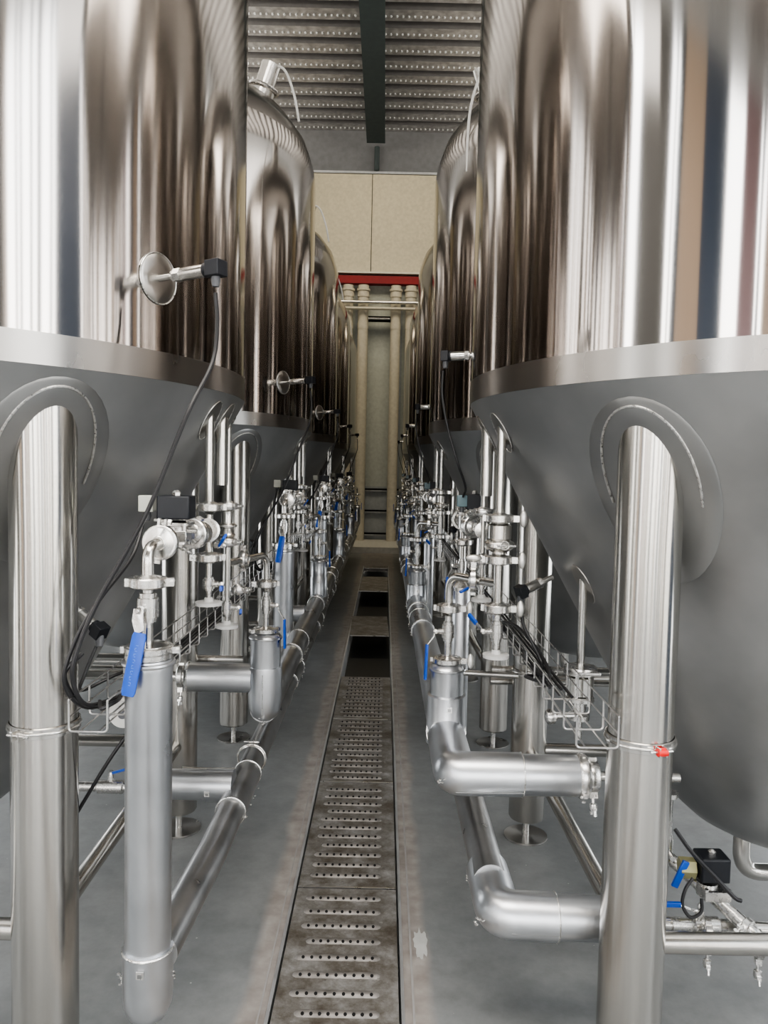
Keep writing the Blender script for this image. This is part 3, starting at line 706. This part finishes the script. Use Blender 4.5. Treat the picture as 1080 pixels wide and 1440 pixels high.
# sensor + cables
NL2 = len(STATION)
sensor((-.61, 2.06, 2.084), (.889, -.4545, .04), .215, 'L', 'sensor with black plug on the shell of the {} left tank')
cable([(-.437, 1.968, 2.03), (-.43, 1.96, 1.95), (-.435, 1.93, 1.85), (-.475, 1.85, 1.72), (-.54, 1.80, 1.52), (-.585, 1.79, 1.42), (-.66, 1.78, 1.28), (-.70, 1.765, 1.18), (-.715, 1.755, 1.10), (-.70, 1.80, 1.02), (-.67, 1.95, .995)], .0055, 'black sensor cable hanging from the {} left shell sensor')
cable([(-.632, 2.03, 1.46), (-.64, 1.95, 1.36), (-.675, 1.82, 1.27), (-.715, 1.775, 1.18), (-.735, 1.76, 1.08), (-.70, 1.84, 1.0), (-.66, 2.1, .99)], .005, 'black coil cable dropping into the tray ' + LS)
# cone sensor (low)
sensor((-.918, 2.22, 1.19), (.78, -.39, -.48), .165, 'L', 'black-plugged sensor low on the cone of the {} left tank', down=(.1, -.3, -1))
cable([(-.81, 2.155, 1.075), (-.83, 2.12, 1.0), (-.82, 2.08, .97), (-.74, 2.15, 1.0), (-.67, 2.4, .985)], .005, 'black cable from the cone sensor of the {} left tank')
# white cable on dome
cable([(-.75, TZ - .22, 4.03), (-.66, TZ - .25, 3.99), (-.60, TZ - .25, 3.85), (-.565, TZ - .26, 3.68)], .008, 'white cable arching off the dome of the {} left tank', 'white_cable')
LEFT = STATION[:]; STATION.clear()

# ================================ RIGHT STATION ================================
RX, RY = .228, 2.60
BX, BY = .360, 2.38
clamp((BX, BY, 1.449), (0, 0, 1), .044, 'oval', (1, -.15, 0), 'R', 'upper clamp with oval wing nut on the front spout ' + RS)
e = empty('check_valve', (BX, BY, 1.395), 'fat sight-glass check valve on the front spout ' + RS, 'valve')
part('body', MB().lathe([(.0125, .05), (.028, .038), (.037, .032), (.037, -.008), (.03, -.016)], 'pipe_steel', n=32), e)
part('clamp_ring', MB().lathe([(.03, -.012), (.044, -.018), (.048, -.024), (.048, -.034), (.040, -.042), (.026, -.05), (.026, -.056), (.0125, -.062)], 'pipe_steel', n=32), e)
part('latch', MB().tube([(-.012, -.052, -.028), (.045, -.04, -.028)], .004, 'cast_steel', 8).torus((.01, -.052, -.026), .013, .002, 'bright_edge', (0, 1, 0), n=16), e); st(e, e['label'])
clamp((BX, BY, 1.320), (0, 0, 1), .043, 'oval', (1, -.15, 0), 'R', 'clamp with oval wing nut under the sight glass ' + RS)
spool([(BX, BY, 1.31), (BX, BY, 1.165)], .0136, 'R', 'upright pipe with a side branch under the sight glass ' + RS, flange=[((BX, BY, 1.31), (0, 0, 1), .03)])
spool(bend([(BX, BY, 1.243), (RX, RY, 1.238), (RX, RY, 1.12)], .06), .0138, 'R', 'bent pipe arching over to the short insulated pipe ' + RS, 'pipe_elbow', [((RX, RY, 1.13), (0, 0, 1), .034)])
dv = (Vector((RX, RY, 0)) - Vector((BX, BY, 0))).normalized()
clamp((BX + dv.x * .125, BY + dv.y * .125, 1.240), (1, -.15, 0), .042, 'oval', (0, 0, 1), 'R', 'upright oval-nut clamp on the arching pipe ' + RS, t=.02)
clamp((BX, BY, 1.168), (0, 0, 1), .043, 'oval', (1, -.15, 0), 'R', 'clamp with oval wing nut above the capped drain valve ' + RS)
ball_valve((BX, BY, 1.095), .020, .055, (-1, -.15, 0), [(-.045, 0, 0), (-.05, -.005, .01), (-.062, .01, .02), (-.085, .03, .045)], 'R', 'valve with raised blue lever on the front drain ' + RS, .017, .0125)
spool([(BX, BY, 1.05), (BX, BY, 1.025)], .012, 'R', 'thin pipe just above the front end cap ' + RS)
cap_disc((BX, BY, 1.018), .041, 'R', 'round white end cap under the front drain ' + RS)
clamp((RX, RY, 1.125), (0, 0, 1), .043, 'oval', (1, -.15, 0), 'R', 'oval-nut clamp at the foot of the arching pipe ' + RS)
ball_valve((RX, RY, 1.045), .0215, .055, (-1, -.2, 0), [(-.048, 0, 0), (-.05, -.004, -.018), (-.072, -.012, -.045), (-.076, -.016, -.165)], 'R', 'ball valve with long blue grip above the insulated pipe ' + RS, .018, .0125)
spool([(RX, RY, .995), (RX, RY, .935)], .0125, 'R', 'stub pipe entering the short insulated pipe ' + RS)
clamp((RX, RY, .945), (0, 0, 1), .050, 'oval', (1, -.2, 0), 'R', 'oval-nut clamp on the short insulated pipe ' + RS, t=.018)
def exr(e):
    part('top_bead', MB().torus((0, 0, .915), .060, .005, 'jacket', n=36), e); part('sleeve', MB().lathe([(.057, .83), (.0655, .825), (.0655, .74), (.067, .735), (.067, .66), (.04, .655)], 'jacket', n=40), e)
    buckle(e, (.005, -.0665, .79)); part('foil_seam', crinkle(MB(), (.0, -.066, .735), .009, 9), e)
    part('weld_ring', MB().torus((0, -.02, .70), .066, .0035, 'bright_edge', (0, -1, .35), n=30), e)
insulated('insulated_pipe', (RX, RY, 0), [(.057, .66), (.057, .905), (.060, .918), (.052, .93), (.04, .935)], 'R', 'short insulated pipe standing on the clad header ' + RS, exr)
# rear spout A and line to the thin riser
AX, AY = .357, 2.75
clamp((AX, AY, 1.447), (0, 0, 1), .036, None, (-1, -.3, 0), 'R', 'upper clamp on the thin rear spout ' + RS)
spool([(AX, AY, 1.44), (AX, AY, 1.30)], .011, 'R', 'upright tee pipe on the rear spout ' + RS, flange=[((AX, AY, 1.38), (0, 1, 0), .03)])
clamp((AX, AY, 1.275), (0, 0, 1), .034, None, (-1, -.3, 0), 'R', 'lower clamp on the rear spout ' + RS)
spool([(AX, AY, 1.27), (AX, AY, 1.215)], .009, 'R', 'thin pipe between lower clamp and rear drain ' + RS)
ball_valve((AX, AY, 1.190), .017, .032, (-1, -.3, 0), [(-.035, 0, 0), (-.04, -.01, -.01), (-.05, -.02, -.015), (-.08, -.03, -.03)], 'R', 'small valve with blue lever on the rear drain ' + RS, .014, .009)
spool([(AX, AY, 1.162), (AX, AY, 1.138)], .009, 'R', 'thin pipe just above the rear end cap ' + RS)
cap_disc((AX, AY, 1.131), .036, 'R', 'round white end cap under the rear drain ' + RS)
clamp((.335, 2.90, 1.383), (-.5, 1, 0), .044, None, (-.7, 0, .8), 'R', 'upright clamp before the rear coil ' + RS, ringlook='bright_edge')
e = empty('solenoid_valve', (.33, 3.06, 1.385), 'solenoid valve with dark coil block ' + RS, 'valve', 'coil-topped solenoid valves beside the tanks')
part('body', MB().tube([(.01, -.13, 0), (0, 0, 0), (0, .16, 0)], .02, 'cast_steel', 16).lathe([(.034, -.02), (.034, .03), (.028, .036), (.02, .045)], 'cast_steel', n=20).box((0, 0, .038), (.07, .07, .01), 'cast_steel'), e)
coil_box(e, (.03, .0, .085), (.070, .075, .062), (-.022, -.02, .088), (.040, .035, .046), 'black_plastic', 'smoke_plastic'); st(e, e['label'])
clamp((.33, 3.26, 1.385), (0, 1, 0), .044, None, (0, 0, 1), 'R', 'upright clamp behind the rear coil ' + RS)
QX, QY = .352, 3.40
spool(bend([(.335, 3.22, 1.385), (QX, QY, 1.385), (QX, QY, 1.21)], .05), .0135, 'R', 'curved elbow dropping to the slim riser ' + RS, 'pipe_elbow')
clamp((QX, QY, 1.275), (0, 0, 1), .042, None, (-1, -.3, 0), 'R', 'clamp above the slim riser valve ' + RS)
ball_valve((QX, QY, 1.17), .02, .05, (-1, -.2, 0), [(-.045, 0, 0), (-.048, -.005, -.02), (-.065, -.012, -.05), (-.07, -.015, -.15)], 'R', 'ball valve with hanging blue grip on the slim riser ' + RS, .018, .0115)
def exq(e): part('top_flange', MB().lathe([(.02, 1.10), (.044, 1.075), (.044, 1.06)], 'cast_steel', n=28), e)
insulated('riser_pipe', (QX, QY, 0), [(.038, .42), (.04, .43), (.04, 1.055), (.036, 1.068)], 'R', 'slim insulated upright pipe behind the short one ' + RS, exq)
# sensor + cable on shell and cone
sensor((.351, 2.934, 2.03), (-.94, .34, 0), .15, 'R', 'sensor with black plug on the shell of the {} right tank')
cable([(.215, 2.98, 1.975), (.215, 2.98, 1.88), (.24, 2.97, 1.75), (.28, 2.96, 1.62), (.315, 2.99, 1.53), (.31, 3.02, 1.49)], .0045, 'thin black cable from the {} right shell sensor')
sensor((.552, 2.52, 1.245), (-.82, -.35, -.32), .13, 'R', 'black-plugged sensor low on the cone of the {} right tank')
cable([(.455, 2.475, 1.16), (.46, 2.47, 1.10), (.50, 2.45, 1.02), (.515, 2.42, .98), (.49, 2.35, .965), (.44, 2.3, .975), (.47, 2.2, .985)], .0055, 'black cable from the cone sensor of the {} right tank')
cable([(.60, TZ - .1, 4.02), (.545, TZ - .3, 3.98), (.49, TZ - .44, 3.84), (.447, TZ - .53, 3.66), (.434, TZ - .545, 3.5), (.434, TZ - .545, 3.3)], .008, 'white cable arching off the dome of the {} right tank', 'white_cable')
# sample valve cluster under the low spout
SXc, SYc = .624, 2.37
e = empty('sample_valve', (SXc, SYc, .93), 'cluster of stacked stainless fittings under the low spout ' + RS, 'valve')
part('upper_clamp', MB().lathe([(.02, .065), (.05, .062), (.052, .055), (.052, .04), (.03, .035)], 'cast_steel', n=28).tube([(-.02, -.05, .05), (.05, -.05, .05)], .006, 'bright_edge', 8), e)
part('body', MB().lathe([(.030, .035), (.042, .03), (.042, -.025), (.03, -.03)], 'pipe_steel', n=24), e)
part('lower_body', MB().lathe([(.04, -.03), (.046, -.035), (.046, -.045), (.022, -.05), (.022, -.085), (.034, -.09), (.034, -.105), (.012, -.11), (.012, -.17)], 'cast_steel', n=24), e)
for k_ in range(6):
    a_ = k_ * PI / 3; part('bolt', MB().tube([(.04 * math.cos(a_), .04 * math.sin(a_), -.055), (.04 * math.cos(a_), .04 * math.sin(a_), .045)], .004, 'bright_edge', 6), e)
part('side_knob', MB().lathe([(.008, 0), (.008, .06), (.022, .065), (.024, .08), (.018, .09), (.001, .092)], 'cast_steel', (-.02, -.02, -.09), (-1, -.15, 0), 18), e); st(e, e['label'])
RIGHT = STATION[:]; STATION.clear()

# ---- near right only
e = empty('insulated_pipe', (.228, 2.25, .69), 'thick insulated branch elbow reaching right before the leg, upper of two', 'pipe')
part('elbow', MB().tube(bend([(0, .32, .0), (0, .06, .0), (.0, .0, .0), (.20, 0, .0)], .075, 10), .064, 'jacket', 40), e, 'rounded elbow sleeve')
part('jacket', MB().tube([(.16, 0, 0), (.385, 0, 0)], .060, 'jacket', 40), e)
part('seam', MB().torus((.20, 0, 0), .064, .002, 'bright_edge', (1, 0, 0), n=36).tube([(0.0, -.055, -.036), (.2, -.056, -.034)], .0012, 'pad_steel', 5), e)
part('end_cap', crinkle(MB().lathe([(.060, -.02), (.066, -.012), (.066, .004), (.058, .012), (.04, .014)], 'bright_edge', (.385, 0, 0), (1, 0, 0), 36), (.375, -.045, -.045), .016, 6, 12), e, 'bright crinkled foil end')
part('foil_knob', crinkle(MB(), (-.045, -.05, .0), .010, 8), e)
clamp((.64, 2.25, .69), (1, 0, 0), .046, 'hang', (0, -.25, -1), 'R', 'upright clamp with hanging wing nut at the end of the upper thick branch', t=.03); STATION.pop()
spool([(.645, 2.25, .69), (.90, 2.25, .69)], .014, 'R', 'bare pipe running right from the upper thick branch'); STATION.pop()
e = empty('insulated_pipe', (.342, 2.075, .362), 'low thick insulated elbow turning right behind the front right leg', 'pipe')
part('elbow', MB().tube(bend([(-.002, .22, .006), (0, .10, .003), (.0, .0, .0), (.16, 0, -.005)], .085, 10), .064, 'jacket', 40).lathe([(.050, .04), (.064, 0)], 'jacket', (-.002, .219, .006), (0, 1, 0), 40, False), e, 'rounded elbow sleeve')
part('jacket', MB().tube([(.13, 0, -.004), (.40, 0, -.010)], .060, 'jacket', 40), e)
part('seam', MB().torus((.16, 0, -.005), .064, .0022, 'bright_edge', (1, 0, 0), n=36).tube([(0.03, -.06, -.02), (.16, -.061, -.022)], .0012, 'pad_steel', 5), e)
part('foil_knob', crinkle(crinkle(MB(), (-.055, -.02, -.01), .012, 12), (-.058, .20, -.01), .010, 13), e)

# bottom right valve group beside the outlet
e = empty('solenoid_valve', (.985, 2.22, .36), 'black-coil solenoid valve on the floor pipework at the lower right', 'valve', 'coil-topped solenoid valves beside the tanks')
ax_ = Vector((.55, -.75, -.35)).normalized()
part('body', MB().tube([Vector((-.035, .05, .02)) - ax_ * .06, Vector((-.0, 0, 0)) + ax_ * .09], .019, 'cast_steel', 16).box((.012, -.015, .01), (.075, .075, .028), 'cast_steel').lathe([(.03, -.01), (.03, .03)], 'cast_steel', n=18), e)
part('bonnet_bolts', MB().tube([(-.02, -.045, .0), (-.02, -.045, .03)], .006, 'bright_edge', 8).tube([(.045, -.045, .0), (.045, -.045, .03)], .006, 'bright_edge', 8), e)
cc = part('coil', MB().box((.01, 0, .078), (.085, .075, .072), 'black_plastic'), e, 'black square coil block', bevel=.005)
part('top_nut', MB().lathe([(.012, 0), (.012, .008), (.004, .014)], 'bright_edge', (.01, 0, .114), n=6), cc)
p_ = part('plug', MB().lathe([(.03, -.022), (.03, .022), (.022, .026)], 'brass_coil', (-.058, .01, .065), (1, -.1, 0), 6), e, 'yellowish translucent plug')
part('upper_elbow', MB().tube(bend([(-.05, .06, .03), (-.10, .13, .07), (-.12, .16, .14)], .04), .018, 'cast_steel', 14).lathe([(.034, 0), (.034, .012)], 'bright_edge', (-.10, .12, .065), (-.5, .6, .35), 20), e)
part('lower_elbow', MB().tube(bend([ax_ * .08, ax_ * .15, ax_ * .15 + Vector((.03, -.04, -.04))], .03), .020, 'cast_steel', 14), e)
clamp((1.05, 2.12, .30), (.55, -.75, -.35), .042, None, (-.6, -.3, .5), 'R', 'tilted clamp on the elbow just above the lower right tie bar', t=.02, ringlook='bright_edge'); STATION.pop()
clamp((.95, 2.12, .285), (1, -.2, 0), .035, 'hang', (0, -.1, -1), 'R', 'small clamp with hanging nut under the lower right tie bar, left one', t=.02); STATION.pop()
clamp((1.085, 2.10, .27), (1, -.2, 0), .035, 'hang', (0, -.1, -1), 'R', 'small clamp with hanging nut under the lower right tie bar, right one', t=.02); STATION.pop()
e = empty('ball_valve', (.965, 2.17, .285), 'floor ball valve with blue lever just above the lower right tie bar', 'valve', 'blue-handled ball valves on the right pipework')
part('body', MB().lathe([(.018, -.10), (.018, -.04), (.024, -.035), (.024, .035), (.018, .04), (.018, .10)], 'cast_steel', axis=(1, 0, 0), n=16), e)
part('stem', MB().lathe([(.013, .0), (.013, .04), (.007, .045), (.007, .06), (.003, .066)], 'bright_edge', (-.02, 0, 0), n=10), e)
part('lever', MB().tube([(-.02, 0, .042), (-.045, 0, .045), (-.07, -.01, .06), (-.085, -.01, .065)], .004, 'bright_edge', 6), e)
part('grip', MB().box((-.115, -.01, .066), (.07, .012, .014), 'blue_vinyl'), e, 'flat blue grip', bevel=.002)
e = empty('ball_valve', (.88, 2.22, .46), 'ball valve with hanging blue grip beside the lower right coil', 'valve', 'blue-handled ball valves on the right pipework')
part('body', MB().lathe([(.016, -.05), (.022, -.03), (.022, .03), (.016, .05), (.016, .16), (.030, .162), (.030, .175)], 'cast_steel', (0, .06, 0), n=16), e)
part('stem', MB().tube([(0, .05, 0), (0, .0, -.005)], .008, 'bright_edge', 8), e)
part('grip', MB().box((.02, -.01, -.045), (.02, .010, .085), 'blue_vinyl', Matrix.Rotation(.4, 3, 'Y')), e, 'blue grip', bevel=.002)
o_ = V(.80, 2.12, .60)
cable([(.855, 2.15, .58), (.90, 2.13, .52), (.96, 2.12, .46), (1.01, 2.10, .41), (1.03, 2.1, .40)], .006, 'short black cable crossing to the lower right coil', rep=False)
cable([(.925, 2.18, .42), (.90, 2.17, .39), (.89, 2.16, .35), (.91, 2.15, .32), (.94, 2.15, .335), (.945, 2.16, .37)], .005, 'looped black cable under the yellowish plug', rep=False)
spool([(.60, 2.19, .285), (1.6, 2.16, .265)], .02, 'R', 'floor pipe carrying the lower right valves', cat='pipe'); STATION.pop()

# ------------------------------------------------------------------ headers, trays
def header(name, X, Z, r, y0, y1, mat, label, bands, dx=0, near=0):
    e = empty(name, (X, y0, Z), label, 'pipe')
    pts = [(0, 0, 0), (dx, y1 - y0, 0)]
    if near: pts = bend([(near, 0, 0), (near * .9, .06, 0), (0, .5, 0), (dx, y1 - y0, 0)], .12)
    part('jacket', MB().tube(pts, r, mat, 40), e)
    for k, yb in enumerate(bands):
        q = (yb - y0) / (y1 - y0) * dx
        s_ = part('sleeve', MB().tube([(q, yb - y0, 0), (q, yb - y0 + .34, 0)], r + .004, mat, 40), e)
        part('bright_band', MB().torus((q, yb - y0, 0), r + .0045, .0028, 'bright_edge', (0, 1, 0), n=36), s_); part('bright_band', MB().torus((q, yb - y0 + .34, 0), r + .0045, .0028, 'bright_edge', (0, 1, 0), n=36), s_)
        mb = MB(); sx_ = 1 if X < 0 else -1
        for t in (0, .08, .17, .26, .33): crinkle(mb, (q + sx_ * (r + .004) * .94, yb - y0 + t, -r * .35), .010, k * 7 + int(t * 50), 4)
        part('foil_seam', mb, s_)
    return e
bandsU = [3.35 + i * .83 for i in range(12)]
header('header_pipe', -.465, .625, .056, 3.02, 13.4, 'jacket_film', 'upper clad header pipe running along the left row beside the drain', [3.9, 5.35, 6.6, 7.85, 9.1, 10.3, 11.6])
header('header_pipe', -.515, .385, .0475, 1.84, 13.4, 'jacket_film', 'lower clad header pipe from the foot of the nearest left riser', [2.62, 4.25, 5.75, 7.3], 0, -.022)
header('header_pipe', .228, .70, .060, 2.55, 13.4, 'jacket', 'upper clad header pipe running along the right row beside the drain', [4.2, 4.75, 6.7, 9.2, 11.6])
header('header_pipe', .338, .385, .052, 2.2, 13.4, 'jacket_film', 'lower clad header pipe behind the low right elbow', [5.0], -.03)
def ring_clamp(loc, axis, R, label, cap=None, tdir=(0, 0, 1)):
    e = empty('hose_clamp', loc, label, 'clamp')
    part('strap', MB().lathe([(R, -.014), (R + .004, -.012), (R + .004, .012), (R, .014)], 'pipe_steel', (0, 0, 0), axis, 40, False).torus((0, 0, 0), R + .003, .004, 'pipe_steel', axis, n=40), e)
    t = Vector(tdir).normalized(); s_ = Vector(axis).normalized().cross(t)
    part('bolt', MB().tube([t * (R + .014) - s_ * .03, t * (R + .014) + s_ * .03], .0035, 'cast_steel', 8), e)
    M = Matrix((s_, t, Vector(axis).normalized())).transposed()
    part('ears', MB().box(t * (R + .01) - s_ * .009, (.003, .028, .022), 'pipe_steel', M).box(t * (R + .01) + s_ * .009, (.003, .028, .022), 'pipe_steel', M), e)
    if cap: part('red_cap', MB().lathe([(.010, -.012), (.011, .012), (.006, .014)], 'red_plastic', t * (R + .016), s_, 10), e, 'bright red plastic cap')
    return e
ring_clamp((-.508, 3.0, .43), (0, 1, 0), .053, 'bolted ring clamp on the lower left header beside the side branch')
solo('bracket_bar', MB().tube([(0, 0, 0), (.26, 0, 0)], .010, 'pipe_steel', 12), (-.80, 3.06, .355), 'thin support bar from the second left leg to the header', 'bracket')
ring_clamp((-.853, 1.92, .93), (0, 0, 1), .083, 'strap clamp round the front leg of the nearest left tank', None, (-.25, -1, 0))
ring_clamp((.664, 1.92, .925), (0, 0, 1), .083, 'strap clamp with red cap round the front leg of the nearest right tank', True, (.22, -1, 0))
ring_clamp((.65, 3.28, .735), (0, 0, 1), .078, 'strap clamp round the rear leg of the nearest right tank', None, (1, .2, 0))
ring_clamp((.664, 1.92 + PITCH, .66), (0, 0, 1), .083, 'strap clamp round the front leg of the second right tank', None, (0, -1, 0))
solo('bracket_bar', MB().tube([(0, 0, 0), (.275, .0, -.01)], .0125, 'pipe_steel', 14), (.30, 3.17, .75), 'level support bar from the slim riser to the rear right leg', 'bracket')
# cross pipes behind the rear legs
for x0, x1, y, z, r, lab in ((-3.0, -.62, 3.42, .72, .018, 'upper thin cross pipe behind the nearest left tank'), (-3.0, -.62, 3.44, .665, .013, 'lower thin cross pipe behind the nearest left tank'),
                             (.50, 3.0, 3.42, .70, .018, 'upper thin cross pipe behind the nearest right tank'), (.50, 3.0, 3.44, .64, .016, 'lower thin cross pipe behind the nearest right tank')):
    solo('cross_pipe', MB().tube([(0, 0, 0), (x1 - x0, 0, 0)], r, 'pipe_steel', 14), (x0, y, z), lab, 'pipe')

def tray(x0, x1, zt, zb, y0, n, step, label):
    e = empty('cable_tray', (x0, y0, zb), label, 'cable tray', 'wire basket cable trays')
    w = x1 - x0; h = zt - zb; ln = n * step
    for nm, (x, z) in (('edge_wire', (0, h)), ('edge_wire', (w, h)), ('side_wire', (0, h * .45)), ('side_wire', (w, h * .45)), ('bottom_wire', (w * .25, -.002)), ('bottom_wire', (w * .75, -.002))):
        part(nm, MB().tube([(x, 0, z), (x, ln, z)], .0022, 'wire', 6), e)
    u = MB().tube(bend([(0, 0, h), (0, 0, 0), (w, 0, 0), (w, 0, h)], .010, 4), .0026, 'wire', 6)
    r0 = part('cross_wire', u, e)
    for k in range(1, n + 1):
        c = r0.copy(); COL.objects.link(c); c.location = (0, k * step, 0)
    for ch in [o for o in bpy.data.objects if o.name.startswith('cross_wire') and o.parent is None]: ch.parent = e
    return e
tray(-.717, -.628, 1.05, .976, 1.74, 92, .125, 'wire cable tray full of black cables along the left row')
tray(.455, .552, 1.037, .963, 1.74, 92, .125, 'wire cable tray with black cables along the right row')
rnd = random.Random(11)
for side, xs, zb, nm in (('left', (-.703, -.640), .981, 5), ('right', (.468, .540), .968, 5)):
    for k in range(nm):
        pts = []; y = 1.95 + rnd.uniform(0, .25)
        while y < 13.2:
            lane = xs[0] + (xs[1] - xs[0]) * (k + .5) / nm
            pts.append((lane + rnd.uniform(-.0012, .0012), y, zb + .006)); y += rnd.uniform(.25, .5)
        c = cable(pts, .0048, 'black power cable lying in the %s wire tray' % side, rep=False); c['group'] = 'black cables lying in the %s tray' % side
cable([(-.70, 1.78, 1.15), (-.735, 1.76, 1.10), (-.705, 1.80, 1.02), (-.66, 1.9, 1.008), (-.64, 1.83, 1.02), (-.66, 1.79, 1.015), (-.69, 1.86, 1.01)], .005, 'coiled black cable end at the front of the left tray', rep=False)
cable([(-.62, 2.0, .94), (-.70, 1.98, .83), (-.80, 1.97, .66)], .005, 'black cable slanting down behind the nearest left leg', rep=False)
cable([(.47, 2.9, .99), (.44, 2.75, 1.05), (.47, 2.6, 1.06), (.52, 2.45, 1.0), (.50, 2.25, .985), (.46, 2.4, .99), (.49, 2.6, .985)], .006, 'looped black cable lying on the right tray', rep=False)
e = empty('junction_box', (-.668, 1.98, .945), 'round white junction box under the front of the left tray', 'box')
part('housing', MB().lathe([(.036, -.02), (.038, -.016), (.038, .016), (.034, .02)], 'white_plastic', (0, 0, 0), (0, 1, 0), 28).box((0, 0, .022), (.07, .036, .03), 'white_plastic'), e); part('label_dot', MB().lathe([(.012, 0), (.012, .002)], 'grey_plastic', (0, -.021, 0), (0, -1, 0), 16), e)

# ------------------------------------------------------------------ copy to all bays
tL = make_tank('L', 'nearest conical steel tank left of the drain'); tR = make_tank('R', 'nearest conical steel tank right of the drain')
index_children()
for k in range(1, NT):
    copy_thing(tL, k * PITCH, '%s conical steel tank in the row left of the drain' % ORD[k])
    copy_thing(tR, k * PITCH, '%s conical steel tank in the row right of the drain' % ORD[k])
    for root, tpl in LEFT: copy_thing(root, k * PITCH, tpl.format(ORD[k]))
    for root, tpl in RIGHT: copy_thing(root, k * PITCH, tpl.format(ORD[k]))
for k in range(2, NT):
    copy_thing(ek, (k - 1) * PITCH, kL[1].format(ORD[k])); copy_thing(ek2, (k - 1) * PITCH, ek2['label'].format(ORD[k]))
ek['label'] = kL[1].format(ORD[1]); ek2['label'] = ek2['label'].format(ORD[1])
for root, tpl in LEFT + RIGHT + only: root['label'] = tpl.format(ORD[0])

# ------------------------------------------------------------------ back wall pipes
for x, r, z0, z1, lab in ((-.80, .10, .1, 5.2, 'leftmost white plastic downpipe on the back wall'), (-.50, .105, .1, 5.2, 'second white plastic downpipe from the left on the back wall'),
                  (.15, .10, .1, 5.2, 'third white plastic downpipe from the left on the back wall'), (.45, .105, .1, 5.2, 'rightmost white plastic downpipe on the back wall')):
    e = empty('drain_pipe', (x, Y1 - .28, 0), lab, 'pipe', 'white downpipes on the back wall')
    part('pipe', MB().lathe([(r, z0), (r, z1)], 'pvc', n=20), e)
    part('coupling', MB().lathe([(r + .012, 4.97), (r + .012, 5.08), (r + .03, 5.09), (r + .03, 5.13)], 'pvc', n=20), e)
    part('coupling', MB().lathe([(r + .006, 4.34), (r + .006, 4.46)], 'pvc', n=20), e)
solo('wall_rail', MB().tube([(0, 0, 0), (3.2, 0, 0)], .035, 'pipe_steel', 10).tube([(0, 0, -.12), (3.2, 0, -.12)], .03, 'pvc', 10), (-1.8, Y1 - .45, 4.84), 'pair of level pipes across the back wall below the red beam', 'rail')
e = empty('light_fixture', (-.2, Y1 - .2, 4.56), 'black and chrome fixture between the downpipes', 'fixture')
part('housing', MB().box((0, 0, 0), (.62, .1, .10), 'hole_black'), e); part('tube', MB().tube([(-.24, -.06, 0), (.24, -.06, 0)], .025, 'pipe_steel', 10), e)

# ------------------------------------------------------------------ light
w = bpy.data.worlds.new('World'); SC.world = w; w.use_nodes = True
nt = w.node_tree; bg = nt.nodes['Background']
tc = N(nt, 'ShaderNodeTexCoord'); sp = N(nt, 'ShaderNodeSeparateXYZ'); nt.links.new(tc.outputs['Generated'], sp.inputs[0])
r = ramp(nt, [(0.0, (.34, .33, .31)), (.47, (.42, .41, .38)), (.53, (.95, .93, .90)), (1.0, (.80, .90, 1.0))])
mr = N(nt, 'ShaderNodeMapRange'); mr.inputs[1].default_value = -1; mr.inputs[2].default_value = 1; nt.links.new(sp.outputs['Z'], mr.inputs[0]); nt.links.new(mr.outputs[0], r.inputs['Fac'])
nt.links.new(r.outputs['Color'], bg.inputs['Color']); bg.inputs['Strength'].default_value = 6.5
def area(name, loc, size, rot, power, col, portal=False):
    l = bpy.data.lights.new(name, 'AREA'); l.shape = 'RECTANGLE'; l.size, l.size_y = size; l.energy = power; l.color = col
    o = bpy.data.objects.new(name, l); COL.objects.link(o); o.location = loc; o.rotation_euler = rot
    if portal: l.cycles.is_portal = True
    return o
area('window_portal_left', (XL - .3, -2.2, 2.6), (5.0, 7.6), (0, PI / 2 * -1, 0), 1, (1, 1, 1), True)
area('window_portal_right', (XR + .3, -2.2, 2.6), (5.0, 7.6), (0, PI / 2, 0), 1, (1, 1, 1), True)
area('window_portal_front', (0, Y0 - .3, 2.4), (7.4, 5.0), (PI / 2, 0, 0), 1, (1, 1, 1), True)
area('fill_back', (-.2, 12.8, 8.5), (4.0, 3.0), (math.radians(18), 0, 0), 210, (1.0, .88, .66))  # warm fill added to light the cream back wall
for sx, nm in ((-1, 'left'), (1, 'right')):
    X = (XL if sx < 0 else XR) - sx * .15
    area('fill_high_' + nm, (X, 4.5, 4.75), (.7, 8.0), (0, sx * PI / 2 + sx * .25, 0), 34, (1, .97, .92))  # added fill, no opening here: brightens the deck and tank tops
    area('fill_low_' + nm, (X, 4.5, 1.3), (1.6, 6.0), (0, sx * PI / 2, 0), 80, (.95, .98, 1.0))  # low fill added behind the tanks for floor and cones, no opening here
for sx, nm in ((-1, 'left'), (1, 'right')):
    area('fill_deck_' + nm, (sx * 2.4 - .1, 4.6, 4.55), (.5, 8.5), (PI, 0, 0), 75, (1, .96, .9))  # unseen fill added above the tanks to brighten the ceiling deck
area('fill_overhead', (-.1, .2, 5.2), (4.0, 1.6), (0, 0, 0), 160, (1, .95, .88))  # unseen overhead fill added to brighten the hall near the camera

# ------------------------------------------------------------------ camera
cam = bpy.data.cameras.new('camera'); co = bpy.data.objects.new('camera', cam); COL.objects.link(co); SC.camera = co
cam.sensor_fit = 'VERTICAL'; cam.sensor_height = 24; cam.lens = 24 * 1080 / 1440; cam.clip_start = .02
p, rl = math.radians(3.34), math.radians(1.2)
co.matrix_world = Matrix.Translation((0, 0, H0)) @ Matrix.Rotation(PI / 2 - p, 4, 'X') @ Matrix.Rotation(rl, 4, 'Z')
SC.view_settings.view_transform = 'AgX'
try: SC.view_settings.look = 'AgX - Medium High Contrast'
except Exception: pass
SC.view_settings.exposure = 0.62
SC.cycles.max_bounces = 10; SC.cycles.glossy_bounces = 6; SC.cycles.diffuse_bounces = 3
SC.cycles.use_denoising = True
SC.cycles.sample_clamp_indirect = 6
